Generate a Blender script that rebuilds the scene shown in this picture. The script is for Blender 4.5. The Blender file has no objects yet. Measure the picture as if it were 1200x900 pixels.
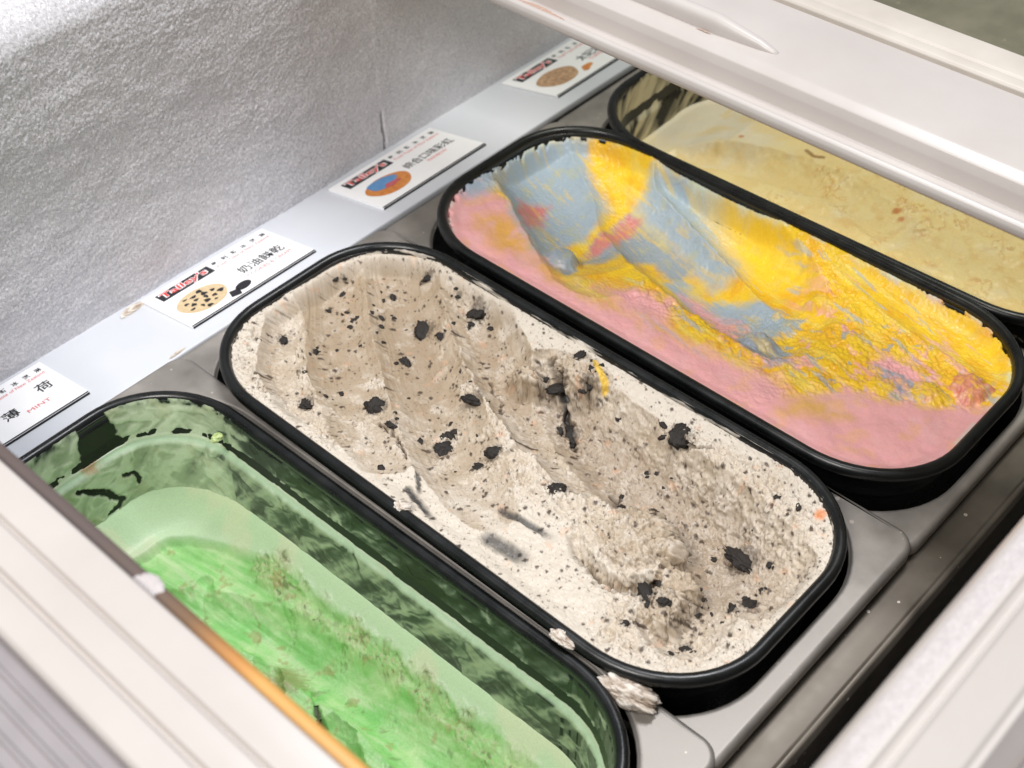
import bpy, bmesh, math, random
import numpy as np
from mathutils import Matrix, Vector

random.seed(4)
SC = bpy.context.scene
COL = SC.collection

# ------------------------------------------------------------------ camera
cam_d = bpy.data.cameras.new("camera")
cam = bpy.data.objects.new("camera", cam_d)
COL.objects.link(cam)
RIGHT = Vector((0.67878, -0.7339, -0.02541))
UP = Vector((0.52762, 0.46334, 0.71199))
FWD = Vector((0.51076, 0.49669, -0.70173))
M = Matrix((RIGHT, UP, -FWD)).transposed().to_4x4()
M.translation = Vector((-0.3514, -0.3441, 0.5149))
cam.matrix_world = M
cam_d.sensor_fit = 'HORIZONTAL'
cam_d.sensor_width = 36.0
cam_d.lens = 47.98
cam_d.clip_start = 0.01
cam_d.clip_end = 50
cam_d.dof.use_dof = True
cam_d.dof.focus_distance = 0.70
cam_d.dof.aperture_fstop = 11.0
SC.camera = cam

# ------------------------------------------------------------------ room light
world = bpy.data.worlds.new("World")
SC.world = world
world.use_nodes = True
bg = world.node_tree.nodes["Background"]
bg.inputs[0].default_value = (0.88, 0.94, 1.0, 1)
bg.inputs[1].default_value = 0.38


def area_light(name, loc, target, sx, sy, power, col):
    d = bpy.data.lights.new(name, 'AREA')
    d.shape = 'RECTANGLE'
    d.size, d.size_y = sx, sy
    d.energy = power
    d.color = col
    o = bpy.data.objects.new(name, d)
    COL.objects.link(o)
    o.location = loc
    o.rotation_euler = (Vector(target) - Vector(loc)).to_track_quat('-Z', 'Y').to_euler()
    return o


area_light("ceiling_panel_lamp", (-0.95, -0.08, 1.5), (0.08, 0.0, 0.0), 0.5, 0.45, 23, (1.0, 0.965, 0.92))
area_light("shop_tube_lamp", (0.60, 0.05, 2.0), (0.0, 0.03, 0.0), 0.35, 0.7, 29, (0.97, 0.97, 1.0))

vs = SC.view_settings
vs.view_transform = 'Standard'
vs.look = 'None'
vs.exposure = 0.0
vs.gamma = 1.0
vs.use_curve_mapping = False


# ------------------------------------------------------------------ helpers
def lin(r, g, b):
    f = lambda c: (c / 255 / 12.92) if c <= 10 else ((c / 255 + 0.055) / 1.055) ** 2.4
    return np.array([f(r), f(g), f(b)])


def tag(o, label=None, cat=None, group=None, kind=None):
    if label: o["label"] = label
    if cat: o["category"] = cat
    if group: o["group"] = group
    if kind: o["kind"] = kind
    return o


def empty(name, loc=(0, 0, 0), rz=0.0):
    o = bpy.data.objects.new(name, None)
    o.empty_display_size = 0.02
    COL.objects.link(o)
    o.location = loc
    o.rotation_euler = (0, 0, rz)
    return o


def link(name, me, mat=None, parent=None, loc=None):
    o = bpy.data.objects.new(name, me)
    COL.objects.link(o)
    if mat is not None and not me.materials:
        me.materials.append(mat)
    if parent is not None:
        o.parent = parent
    if loc is not None:
        o.location = loc
    return o


def np_mesh(name, V, F, smooth=True, col=None):
    me = bpy.data.meshes.new(name)
    V = np.ascontiguousarray(V, np.float32)
    F = np.ascontiguousarray(F, np.int32)
    k = F.shape[1]
    me.vertices.add(len(V)); me.vertices.foreach_set('co', V.ravel())
    me.loops.add(F.size); me.loops.foreach_set('vertex_index', F.ravel())
    me.polygons.add(len(F))
    me.polygons.foreach_set('loop_start', np.arange(0, F.size, k, dtype=np.int32))
    me.polygons.foreach_set('use_smooth', np.full(len(F), smooth))
    me.update(calc_edges=True)
    if col is not None:
        a = me.color_attributes.new('Col', 'FLOAT_COLOR', 'POINT')
        c4 = np.ones((len(V), 4), np.float32); c4[:, :3] = col
        a.data.foreach_set('color', c4.ravel())
    me.validate()
    return me


# --- numpy noise
_rng = np.random.default_rng(11)
_PERM = _rng.permutation(256)
_PERM = np.concatenate([_PERM, _PERM])
_ANG = _rng.random(256) * 2 * np.pi
_GX, _GY = np.cos(_ANG), np.sin(_ANG)
_RA, _RB, _RC = _rng.random(256), _rng.random(256), _rng.random(256)


def perlin(x, y, seed=0):
    x = x + seed * 17.31; y = y - seed * 9.77
    xi = np.floor(x).astype(np.int64); yi = np.floor(y).astype(np.int64)
    fx = x - xi; fy = y - yi
    u = fx * fx * fx * (fx * (fx * 6 - 15) + 10); v = fy * fy * fy * (fy * (fy * 6 - 15) + 10)
    xi &= 255; yi &= 255
    x1 = (xi + 1) & 255; y1 = (yi + 1) & 255
    h = lambda a, b: _PERM[_PERM[a] + b]
    g = lambda hh, dx, dy: _GX[hh] * dx + _GY[hh] * dy
    a = g(h(xi, yi), fx, fy); b = g(h(x1, yi), fx - 1, fy)
    c = g(h(xi, y1), fx, fy - 1); d = g(h(x1, y1), fx - 1, fy - 1)
    return ((a + u * (b - a)) + v * ((c + u * (d - c)) - (a + u * (b - a)))) * 1.5


def fbm(x, y, octs=4, seed=0, gain=0.5):
    s = 0; a = 1.0; f = 1.0; n = 0
    for i in range(octs):
        s = s + a * perlin(x * f, y * f, seed + i * 3.7); n += a
        a *= gain; f *= 2.03
    return s / n


def worley(x, y, seed=0):
    x = x + seed * 5.13; y = y + seed * 3.71
    xi = np.floor(x).astype(np.int64); yi = np.floor(y).astype(np.int64)
    f1 = np.full(x.shape, 9.0); f2 = np.full(x.shape, 9.0); idv = np.zeros(x.shape)
    for dx in (-1, 0, 1):
        for dy in (-1, 0, 1):
            cx, cy = xi + dx, yi + dy
            h = _PERM[_PERM[cx & 255] + (cy & 255)]
            d = np.hypot(cx + _RA[h] - x, cy + _RB[h] - y)
            n = d < f1
            f2 = np.where(n, f1, np.minimum(f2, d))
            idv = np.where(n, _RC[h], idv)
            f1 = np.where(n, d, f1)
    return f1, f2, idv


def sstep(a, b, x):
    t = np.clip((x - a) / (b - a), 0, 1)
    return t * t * (3 - 2 * t)


def path_dist(X, Y, pts):
    best = np.full(X.shape, 1e9); tt = np.zeros(X.shape)
    n = len(pts) - 1
    for i in range(n):
        ax, ay = pts[i]; bx, by = pts[i + 1]
        dx, dy = bx - ax, by - ay
        t = np.clip(((X - ax) * dx + (Y - ay) * dy) / (dx * dx + dy * dy), 0, 1)
        d = np.hypot(X - ax - t * dx, Y - ay - t * dy)
        m = d < best
        best = np.where(m, d, best); tt = np.where(m, (i + t) / n, tt)
    return best, tt


def poly_sd(X, Y, pts):
    n = len(pts); d = np.full(X.shape, 1e9); ins = np.zeros(X.shape, bool)
    for i in range(n):
        ax, ay = pts[i]; bx, by = pts[(i + 1) % n]
        dx, dy = bx - ax, by - ay
        t = np.clip(((X - ax) * dx + (Y - ay) * dy) / (dx * dx + dy * dy + 1e-9), 0, 1)
        d = np.minimum(d, np.hypot(X - ax - t * dx, Y - ay - t * dy))
        cond = ((ay > Y) != (by > Y)) & (X < (bx - ax) * (Y - ay) / (by - ay + 1e-9) + ax)
        ins ^= cond
    return np.where(ins, -d, d)


def mixc(c, col, w):
    return c + (np.asarray(col) - c) * w[:, None]


# ------------------------------------------------------------------ materials
def mat_new(name):
    m = bpy.data.materials.new(name)
    m.use_nodes = True
    nt = m.node_tree
    return m, nt, nt.nodes["Principled BSDF"]


def nd(nt, typ, **kw):
    n = nt.nodes.new(typ)
    for k, v in kw.items():
        if hasattr(n, k): setattr(n, k, v)
    return n


def noise_node(nt, scale, detail=4, rough=0.55, coord='Object', scl=None):
    tc = nd(nt, 'ShaderNodeTexCoord')
    src = tc.outputs[coord]
    if scl:
        mp = nd(nt, 'ShaderNodeMapping'); mp.inputs['Scale'].default_value = scl
        nt.links.new(src, mp.inputs[0]); src = mp.outputs[0]
    n = nd(nt, 'ShaderNodeTexNoise')
    n.inputs['Scale'].default_value = scale; n.inputs['Detail'].default_value = detail
    n.inputs['Roughness'].default_value = rough
    nt.links.new(src, n.inputs['Vector'])
    return n


def ramp(nt, src, stops):
    r = nd(nt, 'ShaderNodeValToRGB')
    e = r.color_ramp.elements
    while len(e) > 1: e.remove(e[-1])
    for i, (p, c) in enumerate(stops):
        el = e[0] if i == 0 else e.new(p)
        el.position = p
        el.color = (*c, 1) if len(c) == 3 else c
    nt.links.new(src, r.inputs[0])
    return r


def bump(nt, src, bsdf, strength, dist):
    b = nd(nt, 'ShaderNodeBump')
    b.inputs['Strength'].default_value = strength; b.inputs['Distance'].default_value = dist
    nt.links.new(src, b.inputs['Height']); nt.links.new(b.outputs[0], bsdf.inputs['Normal'])
    return b


def mat_mottled(name, ca, cb, scale, rough=(0.4, 0.6), metallic=0.0, bs=0.0, bd=0.0005, scl=None, detail=5, bscale=None):
    m, nt, b = mat_new(name)
    n = noise_node(nt, scale, detail, scl=scl)
    r = ramp(nt, n.outputs[0], [(0.3, tuple(ca)), (0.7, tuple(cb))])
    nt.links.new(r.outputs[0], b.inputs['Base Color'])
    rr = ramp(nt, n.outputs[0], [(0.3, (rough[0],) * 3), (0.7, (rough[1],) * 3)])
    nt.links.new(rr.outputs[0], b.inputs['Roughness'])
    b.inputs['Metallic'].default_value = metallic
    if bs:
        n2 = noise_node(nt, bscale or scale * 6, 3, scl=scl)
        bump(nt, n2.outputs[0], b, bs, bd)
    return m


def mat_cream(name, rough=0.5, bs=0.35, sss=0.12, bscale=900, spec=0.4, rad=(0.006, 0.004, 0.003)):
    m, nt, b = mat_new(name)
    a = nd(nt, 'ShaderNodeVertexColor'); a.layer_name = 'Col'
    n = noise_node(nt, bscale, 3)
    hs = nd(nt, 'ShaderNodeHueSaturation')
    mr = nd(nt, 'ShaderNodeMapRange')
    mr.inputs['From Min'].default_value = 0.3; mr.inputs['From Max'].default_value = 0.7
    mr.inputs['To Min'].default_value = 0.95; mr.inputs['To Max'].default_value = 1.04
    nt.links.new(n.outputs[0], mr.inputs[0]); nt.links.new(mr.outputs[0], hs.inputs['Value'])
    nt.links.new(a.outputs[0], hs.inputs['Color']); nt.links.new(hs.outputs[0], b.inputs['Base Color'])
    b.inputs['Roughness'].default_value = rough
    b.inputs['Specular IOR Level'].default_value = spec
    b.inputs['Subsurface Weight'].default_value = sss
    b.inputs['Subsurface Radius'].default_value = rad
    b.inputs['Subsurface Scale'].default_value = 0.6
    bump(nt, n.outputs[0], b, bs, 0.0006)
    return m


MAT = {}
MAT['black'] = mat_mottled('black_plastic', (0.0035, 0.004, 0.004), (0.007, 0.008, 0.008), 60, (0.22, 0.42), bs=0.08, bd=0.0003)
MAT['steel'] = mat_mottled('dull_steel', lin(138, 133, 127), lin(172, 166, 160), 35, (0.42, 0.6), 0.55, bs=0.05, bd=0.0002, detail=8, bscale=300)
MAT['steel_dark'] = mat_mottled('tarnished_steel', lin(92, 86, 78), lin(120, 113, 103), 30, (0.35, 0.6), 0.6, bs=0.06, bd=0.0003, detail=8, bscale=260)
for key_ in ('steel', 'steel_dark'):
    nt = MAT[key_].node_tree; b = nt.nodes['Principled BSDF']
    src = b.inputs['Base Color'].links[0].from_socket
    vn = nd(nt, 'ShaderNodeTexVoronoi'); vn.inputs['Scale'].default_value = 130
    tc = nd(nt, 'ShaderNodeTexCoord'); nt.links.new(tc.outputs['Object'], vn.inputs['Vector'])
    wn = noise_node(nt, 45, 3)
    th = nd(nt, 'ShaderNodeMath', operation='MULTIPLY_ADD'); th.inputs[1].default_value = 0.9; th.inputs[2].default_value = -0.42
    nt.links.new(wn.outputs[0], th.inputs[0])
    lt = nd(nt, 'ShaderNodeMath', operation='LESS_THAN')
    nt.links.new(vn.outputs['Distance'], lt.inputs[0]); nt.links.new(th.outputs[0], lt.inputs[1])
    mxc = nd(nt, 'ShaderNodeMix', data_type='RGBA')
    nt.links.new(lt.outputs[0], mxc.inputs[0]); nt.links.new(src, mxc.inputs[6])
    mxc.inputs[7].default_value = (0.55, 0.50, 0.44, 1)
    nt.links.new(mxc.outputs[2], b.inputs['Base Color'])
m, nt, b = mat_new('cream_stained_steel')
n = noise_node(nt, 60, 8)
tc = nd(nt, 'ShaderNodeTexCoord'); sx = nd(nt, 'ShaderNodeSeparateXYZ'); nt.links.new(tc.outputs['Object'], sx.inputs[0])
mr = nd(nt, 'ShaderNodeMapRange'); mr.inputs['From Min'].default_value = -0.13; mr.inputs['From Max'].default_value = -0.17
nt.links.new(sx.outputs[1], mr.inputs[0])
ml = nd(nt, 'ShaderNodeMath', operation='MULTIPLY_ADD'); ml.inputs[1].default_value = 0.9; nt.links.new(n.outputs[0], ml.inputs[0])
nt.links.new(mr.outputs[0], ml.inputs[2])
r = ramp(nt, ml.outputs[0], [(0.35, tuple(lin(138, 133, 127))), (0.75, tuple(lin(168, 161, 154))), (1.0, tuple(lin(168, 156, 143)))])
sc2 = nd(nt, 'ShaderNodeMath', operation='MULTIPLY'); sc2.inputs[1].default_value = 0.75
nt.links.new(ml.outputs[0], sc2.inputs[0]); nt.links.new(sc2.outputs[0], r.inputs[0])
nt.links.new(r.outputs[0], b.inputs['Base Color']); b.inputs['Metallic'].default_value = 0.55; b.inputs['Roughness'].default_value = 0.45
n2 = noise_node(nt, 350, 3); bump(nt, n2.outputs[0], b, 0.06, 0.0002)
MAT['steel_stained'] = m
MAT['white'] = mat_mottled('white_frame_plastic', lin(186, 178, 173), lin(194, 187, 182), 14, (0.3, 0.42), bs=0.03, bd=0.0003)
MAT['seal'] = None
MAT['grey'] = mat_mottled('grey_ribbed_plastic', lin(140, 134, 136), lin(156, 150, 152), 20, (0.4, 0.55))
MAT['board'] = mat_mottled('white_board', lin(206, 209, 216), lin(216, 219, 225), 9, (0.3, 0.42), bs=0.05, bd=0.0004)
MAT['card'] = mat_mottled('card_paper', lin(250, 250, 251), lin(253, 253, 254), 50, (0.4, 0.5))
MAT['ink'] = mat_mottled('black_ink', (0.012, 0.012, 0.016), (0.02, 0.02, 0.025), 80)
MAT['red'] = mat_mottled('red_ink', lin(215, 50, 48), lin(228, 70, 64), 80)
MAT['redpale'] = mat_mottled('thin_red_ink', lin(226, 96, 92), lin(234, 120, 116), 80)
MAT['beige'] = mat_mottled('aged_white_trim', lin(186, 177, 167), lin(198, 190, 180), 30, (0.4, 0.5))
MAT['dark'] = mat_mottled('dark_liner', (0.02, 0.02, 0.02), (0.03, 0.03, 0.03), 20)
MAT['liner'] = mat_mottled('white_liner', lin(200, 200, 204), lin(216, 216, 220), 20, (0.5, 0.6))
MAT['cookie'] = mat_mottled('dark_cookie', (0.006, 0.005, 0.004), (0.03, 0.022, 0.017), 700, (0.6, 0.8), bs=0.6, bd=0.0006, bscale=1500)
MAT['cream'] = mat_cream('vanilla_cookie_ice_cream', 0.42, 0.22, 0.06)
MAT['rainbow'] = mat_cream('rainbow_ice_cream', 0.34, 0.16, 0.15)
MAT['film'] = mat_cream('thin_mint_film', 0.3, 0.12, 0.0)
MAT['mint'] = mat_cream('mint_ice_cream', 0.40, 0.25, 0.02, rad=(0.004, 0.005, 0.004))
MAT['vanilla'] = mat_cream('caramel_vanilla_ice_cream', 0.38, 0.15, 0.15)

# frost
def frost_mat(name, lo, hi, bs):
    m, nt, b = mat_new(name)
    n = noise_node(nt, 1.0, 4, 0.7, scl=(1100, 700, 520))
    r = ramp(nt, n.outputs[0], [(0.3, tuple(lin(*lo))), (0.7, tuple(lin(*hi)))])
    nt.links.new(r.outputs[0], b.inputs['Base Color'])
    # ice crystals: scattered cells that are glassy and tilted at random
    tc = nd(nt, 'ShaderNodeTexCoord')
    vo = nd(nt, 'ShaderNodeTexVoronoi'); vo.inputs['Scale'].default_value = 1000
    nt.links.new(tc.outputs['Object'], vo.inputs['Vector'])
    sp = nd(nt, 'ShaderNodeSeparateColor'); nt.links.new(vo.outputs['Color'], sp.inputs[0])
    rr = ramp(nt, sp.outputs[0], [(0.55, (0.5,) * 3), (0.62, (0.14,) * 3)])
    nt.links.new(rr.outputs[0], b.inputs['Roughness'])
    b.inputs['Specular IOR Level'].default_value = 0.7
    bp = bump(nt, n.outputs[0], b, bs, 0.0008)
    ge = nd(nt, 'ShaderNodeNewGeometry')
    sub = nd(nt, 'ShaderNodeVectorMath', operation='SUBTRACT'); sub.inputs[1].default_value = (0.5, 0.5, 0.5)
    nt.links.new(vo.outputs['Color'], sub.inputs[0])
    scl_ = nd(nt, 'ShaderNodeVectorMath', operation='SCALE'); scl_.inputs['Scale'].default_value = 0.75 * bs
    nt.links.new(sub.outputs[0], scl_.inputs[0])
    ad_ = nd(nt, 'ShaderNodeVectorMath', operation='ADD')
    nt.links.new(bp.outputs[0], ad_.inputs[0]); nt.links.new(scl_.outputs[0], ad_.inputs[1])
    nm = nd(nt, 'ShaderNodeVectorMath', operation='NORMALIZE'); nt.links.new(ad_.outputs[0], nm.inputs[0])
    nt.links.new(nm.outputs[0], b.inputs['Normal'])
    return m


MAT['frost'] = frost_mat('white_frost', (194, 191, 193), (228, 226, 230), 0.5)
MAT['snow'] = frost_mat('packed_white_frost', (184, 177, 176), (202, 195, 194), 0.3)

# brown seal: warm lamp reflection painted as an orange gradient along its length
m, nt, b = mat_new('painted_reflection_seal')
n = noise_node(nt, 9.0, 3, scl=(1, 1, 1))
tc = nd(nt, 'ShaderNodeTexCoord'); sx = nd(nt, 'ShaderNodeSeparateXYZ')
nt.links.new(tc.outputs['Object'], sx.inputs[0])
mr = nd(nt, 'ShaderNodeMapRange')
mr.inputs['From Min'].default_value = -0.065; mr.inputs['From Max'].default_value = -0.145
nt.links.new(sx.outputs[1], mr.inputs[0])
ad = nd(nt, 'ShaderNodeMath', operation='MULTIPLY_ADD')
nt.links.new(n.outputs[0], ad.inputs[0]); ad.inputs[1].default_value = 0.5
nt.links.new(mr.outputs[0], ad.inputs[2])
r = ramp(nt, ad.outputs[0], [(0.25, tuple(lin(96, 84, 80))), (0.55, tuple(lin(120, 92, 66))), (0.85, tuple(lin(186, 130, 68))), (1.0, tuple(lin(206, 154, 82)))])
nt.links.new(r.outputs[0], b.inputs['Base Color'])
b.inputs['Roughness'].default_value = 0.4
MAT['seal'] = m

# olive tinted, slightly fogged glass: clear part plus a thin fog film
m, nt, b = mat_new('fogged_glass')
n = noise_node(nt, 12, 4)
r = ramp(nt, n.outputs[0], [(0.3, tuple(lin(120, 118, 100))), (0.7, tuple(lin(140, 137, 118)))])
nt.links.new(r.outputs[0], b.inputs['Base Color'])
b.inputs['Roughness'].default_value = 0.12
tr = nd(nt, 'ShaderNodeBsdfTransparent'); tr.inputs[0].default_value = (0.94, 0.94, 0.88, 1)
mx = nd(nt, 'ShaderNodeMixShader'); mx.inputs[0].default_value = 0.13
nt.links.new(tr.outputs[0], mx.inputs[1]); nt.links.new(b.outputs[0], mx.inputs[2])
nt.links.new(mx.outputs[0], nt.nodes['Material Output'].inputs['Surface'])
MAT['glass'] = m


# ------------------------------------------------------------------ shapes
def rrect(hx, hy, rx, ry, n=14):
    pts = []
    for sx, sy, a0 in ((1, 1, 0), (-1, 1, 90), (-1, -1, 180), (1, -1, 270)):
        for k in range(n + 1):
            a = math.radians(a0 + 90 * k / n)
            pts.append((sx * (hx - rx) + rx * math.cos(a), sy * (hy - ry) + ry * math.sin(a)))
    return pts


def loft(rings, cap_first=False, cap_last=False, close=False):
    """rings: list of lists of (x,y,z), equal length"""
    V = [p for r in rings for p in r]
    n = len(rings[0]); F = []
    m = len(rings)
    for i in range(m if close else m - 1):
        a, b_ = i * n, ((i + 1) % m) * n
        for k in range(n):
            F.append((a + k, a + (k + 1) % n, b_ + (k + 1) % n, b_ + k))
    me = bpy.data.meshes.new('loft')
    caps = []
    if cap_first: caps.append(list(range(n))[::-1])
    if cap_last: caps.append([(m - 1) * n + k for k in range(n)])
    me.from_pydata(V, [], F + caps)
    bm = bmesh.new(); bm.from_mesh(me)
    bmesh.ops.recalc_face_normals(bm, faces=bm.faces)
    bm.to_mesh(me); bm.free()
    for p in me.polygons: p.use_smooth = len(p.vertices) == 4
    return me


def extrude(profile, axis, a0, a1, smooth=False, segs=1):
    """profile in (u,z): closed polygon; extruded along 'x' or 'y'"""
    n = len(profile); V = []; F = []
    for s in range(segs + 1):
        t = a0 + (a1 - a0) * s / segs
        for (u, z) in profile:
            V.append((u, t, z) if axis == 'y' else (t, u, z))
    for s in range(segs):
        for k in range(n):
            F.append((s * n + k, s * n + (k + 1) % n, (s + 1) * n + (k + 1) % n, (s + 1) * n + k))
    F.append(tuple(range(n))[::-1]); F.append(tuple(segs * n + k for k in range(n)))
    me = bpy.data.meshes.new('extrusion')
    me.from_pydata(V, [], F)
    bm = bmesh.new(); bm.from_mesh(me)
    bmesh.ops.recalc_face_normals(bm, faces=bm.faces)
    bm.to_mesh(me); bm.free()
    return me


def bevel(o, w, seg=2, ang=35):
    md = o.modifiers.new('bevel', 'BEVEL'); md.width = w; md.segments = seg
    md.limit_method = 'ANGLE'; md.angle_limit = math.radians(ang)
    md.harden_normals = False
    for p in o.data.polygons: p.use_smooth = True
    return o


def box_mesh(x0, x1, y0, y1, z0, z1):
    return extrude([(x0, z0), (x1, z0), (x1, z1), (x0, z1)], 'y', y0, y1)


# ------------------------------------------------------------------ dimensions (metres)
HX, HY, RX, RY = 0.0806, 0.18, 0.0554, 0.061
TUBS = {  # x, y, z, rotation
    'mint': (-0.1634, 0.0022, -0.0053, 0.0113),
    'cookie': (0.0, 0.0, 0.0, 0.0),
    'rainbow': (0.1665, -0.0051, 0.0, -0.0034),
    'vanilla': (0.3232, -0.0133, 0.0, 0.0154),
}
# inside wall of a tub: inset from the rim outline against depth (mm)
IN_Z = np.array([0, -3, -9, -25, -28.5, -31, -80, -112])
IN_D = np.array([5, 6.6, 7.4, 8.8, 9.6, 12.4, 15.0, 17.5])


def inset(z):
    return np.interp(-z, -IN_Z, IN_D)


def tub_sd(X, Y, d):
    """signed distance (mm) to the tub outline inset by d"""
    hx, hy = HX * 1e3 - d, HY * 1e3 - d
    r = 58.0 - d
    ax, ay = np.abs(X) - (hx - r), np.abs(Y) - (hy - r)
    return np.hypot(np.maximum(ax, 0), np.maximum(ay, 0)) + np.minimum(np.maximum(ax, ay), 0) - r


# ------------------------------------------------------------------ freezer cabinet
cab = tag(empty('freezer_cabinet'), "white chest freezer with a frost covered inner wall and grooved white rim", "freezer")

# frosted back wall
WY = 0.277
xs = np.arange(-0.24, 0.42, 0.0007); zs = np.arange(-0.045, 0.186, 0.0007)
GX_, GZ_ = np.meshgrid(xs, zs)
x, z = GX_.ravel() * 1e3, GZ_.ravel() * 1e3
wx = x + 5 * fbm(x / 14, z / 14, 3, 3); wz = z + 5 * fbm(x / 14, z / 14, 3, 5)
big = fbm(x / 60, z / 40, 3, 1)
f1, f2, idv = worley((x * 0.8 + z * 0.6 + 2.5 * perlin(x / 5, z / 5, 2)) / 1.15, (-x * 0.6 + z * 0.8) / 2.6, 2)
g1, g2, idg = worley(x / 5.5 + 0.3 * perlin(x / 3, z / 3, 8), z / 4.2, 6)
thick = 0.55 + 0.45 * np.clip(0.5 + big, 0, 1)
thick = thick * (0.45 + 0.55 * sstep(190, 60, x))
d = 0.62 * (0.6 - f1) * thick + 0.35 * (0.5 - g1) * thick + 0.34 * fbm(x / 1.6, z / 1.6, 3, 9) * thick + 1.6 * big
d += 4.5 * sstep(60, -40, z) + 1.2 * np.exp(-((z - 100) / 26) ** 2) * sstep(220, 40, x)
d -= 60 * np.clip((z - 146) / 44, 0, 1) ** 2.0
seam = np.abs(x - 160 - 0.045 * (z + 38) + 0.8 * perlin(z / 9, z * 0, 4))
d -= 9.0 * sstep(1.3, 0.5, seam) * sstep(0, -20, z)
d += 0.35 * sstep(-2, 2, x - 160 - 0.045 * (z + 38))
V = np.stack([x / 1e3, WY - 0.004 - d / 1e3, z / 1e3], 1)
nx, nz = len(xs), len(zs)
ii = (np.arange(nz - 1)[:, None] * nx + np.arange(nx - 1)[None]).ravel()
F = np.stack([ii, ii + 1, ii + 1 + nx, ii + nx], 1)
link('frosted_wall', np_mesh('frosted_wall', V, F), MAT['frost'], cab)

# cabinet shell behind the frost, rims, ends and floor
link('back_panel', box_mesh(-0.42, 0.80, WY + 0.002, WY + 0.03, -0.20, 0.15), MAT['liner'], cab)
rim_b = [(0.302, 0.150), (0.322, 0.150), (0.345, 0.150), (0.345, 0.176), (0.338, 0.180), (0.309, 0.180), (0.304, 0.176)]
bevel(link('back_rim', extrude(rim_b, 'x', -0.42, 0.80), MAT['white'], cab), 0.002)
link('trim_strip', box_mesh(-0.42, 0.80, 0.3455, 0.40, 0.13, 0.172), MAT['dark'], cab)
link('floor', box_mesh(-0.42, 0.80, -0.262, WY + 0.001, -0.22, -0.20), MAT['dark'], cab)
link('end_panel', box_mesh(-0.45, -0.421, -0.33, 0.34, -0.22, 0.14), MAT['liner'], cab)
link('end_panel', box_mesh(0.801, 0.83, -0.33, 0.34, -0.22, 0.14), MAT['liner'], cab)
# front rim: stepped profile with two sliding grooves
fr = [(-0.2625, 0.1485), (-0.2615, 0.1495), (-0.2640, 0.1545), (-0.2660, 0.156), (-0.2752, 0.1585), (-0.2762, 0.1572), (-0.2790, 0.1565),
      (-0.2800, 0.1580), (-0.2812, 0.1568), (-0.2950, 0.1550), (-0.2962, 0.1535), (-0.2985, 0.1535), (-0.2992, 0.1515), (-0.3060, 0.1430),
      (-0.3060, -0.22), (-0.2625, -0.22)]
bevel(link('front_rim', extrude(fr, 'x', -0.42, 0.80, segs=1), MAT['white'], cab), 0.0006, 2, 20)
bevel(link('metal_edge', extrude([(-0.3063, 0.146), (-0.311, 0.150), (-0.33, 0.147), (-0.345, 0.10), (-0.345, -0.22), (-0.3063, -0.22)], 'x', -0.42, 0.80), MAT['grey'], cab), 0.001)
# frost crust lying on the front rim
xs = np.arange(-0.30, 0.10, 0.0007); us = np.arange(0, 0.0132, 0.0005)
A, B = np.meshgrid(xs, us); a, b_ = A.ravel() * 1e3, B.ravel() * 1e3
edge = 3.6 + 1.6 * fbm(a / 9, a * 0, 4, 3) + 0.8 * perlin(a / 2.3, b_ / 2, 4)
hh = 0.55 * sstep(-0.4, 1.6, b_ - edge) * (0.6 + 0.5 * fbm(a / 6, b_ / 3, 4, 2)) * sstep(13.2, 10.5, b_) - 0.12
zz = np.interp(b_, [0, 2.5, 4.5, 13.7], [149.5, 154.5, 156, 158.5])
V = np.stack([a, -261.5 - b_, zz + hh], 1) / 1e3
nx, nz = len(xs), len(us)
ii = (np.arange(nz - 1)[:, None] * nx + np.arange(nx - 1)[None]).ravel()
link('rim_frost', np_mesh('rim_frost', V, np.stack([ii, ii + nx, ii + 1 + nx, ii + 1], 1)), MAT['snow'], cab)
# tarnished steel ledge below the pans, in front of them
lg = [(-0.185, -0.032), (-0.1990, -0.0325), (-0.2075, -0.0325), (-0.2090, -0.0315), (-0.2110, -0.0320), (-0.2125, -0.036), (-0.2130, -0.060), (-0.2115, -0.060), (-0.2105, -0.037), (-0.185, -0.0345)]
bevel(link('steel_ledge', extrude(lg, 'x', -0.42, 0.80), MAT['steel_dark'], cab), 0.0006, 2, 15)

# ------------------------------------------------------------------ white board the cards lie on
BS = -0.2092


def board_z(y): return -0.018 + (y - 0.1929) * BS


bd = [(0.1925, board_z(0.1925)), (0.2745, board_z(0.2745)), (0.2745, board_z(0.2745) - 0.006), (0.1925, board_z(0.1925) - 0.006)]
brd = link('ledge_board', extrude(bd, 'x', -0.41, 0.79), MAT['board'])
bevel(brd, 0.0012)
tag(brd, "long white plastic ledge board sloping down to the frosted wall", "board")

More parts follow.
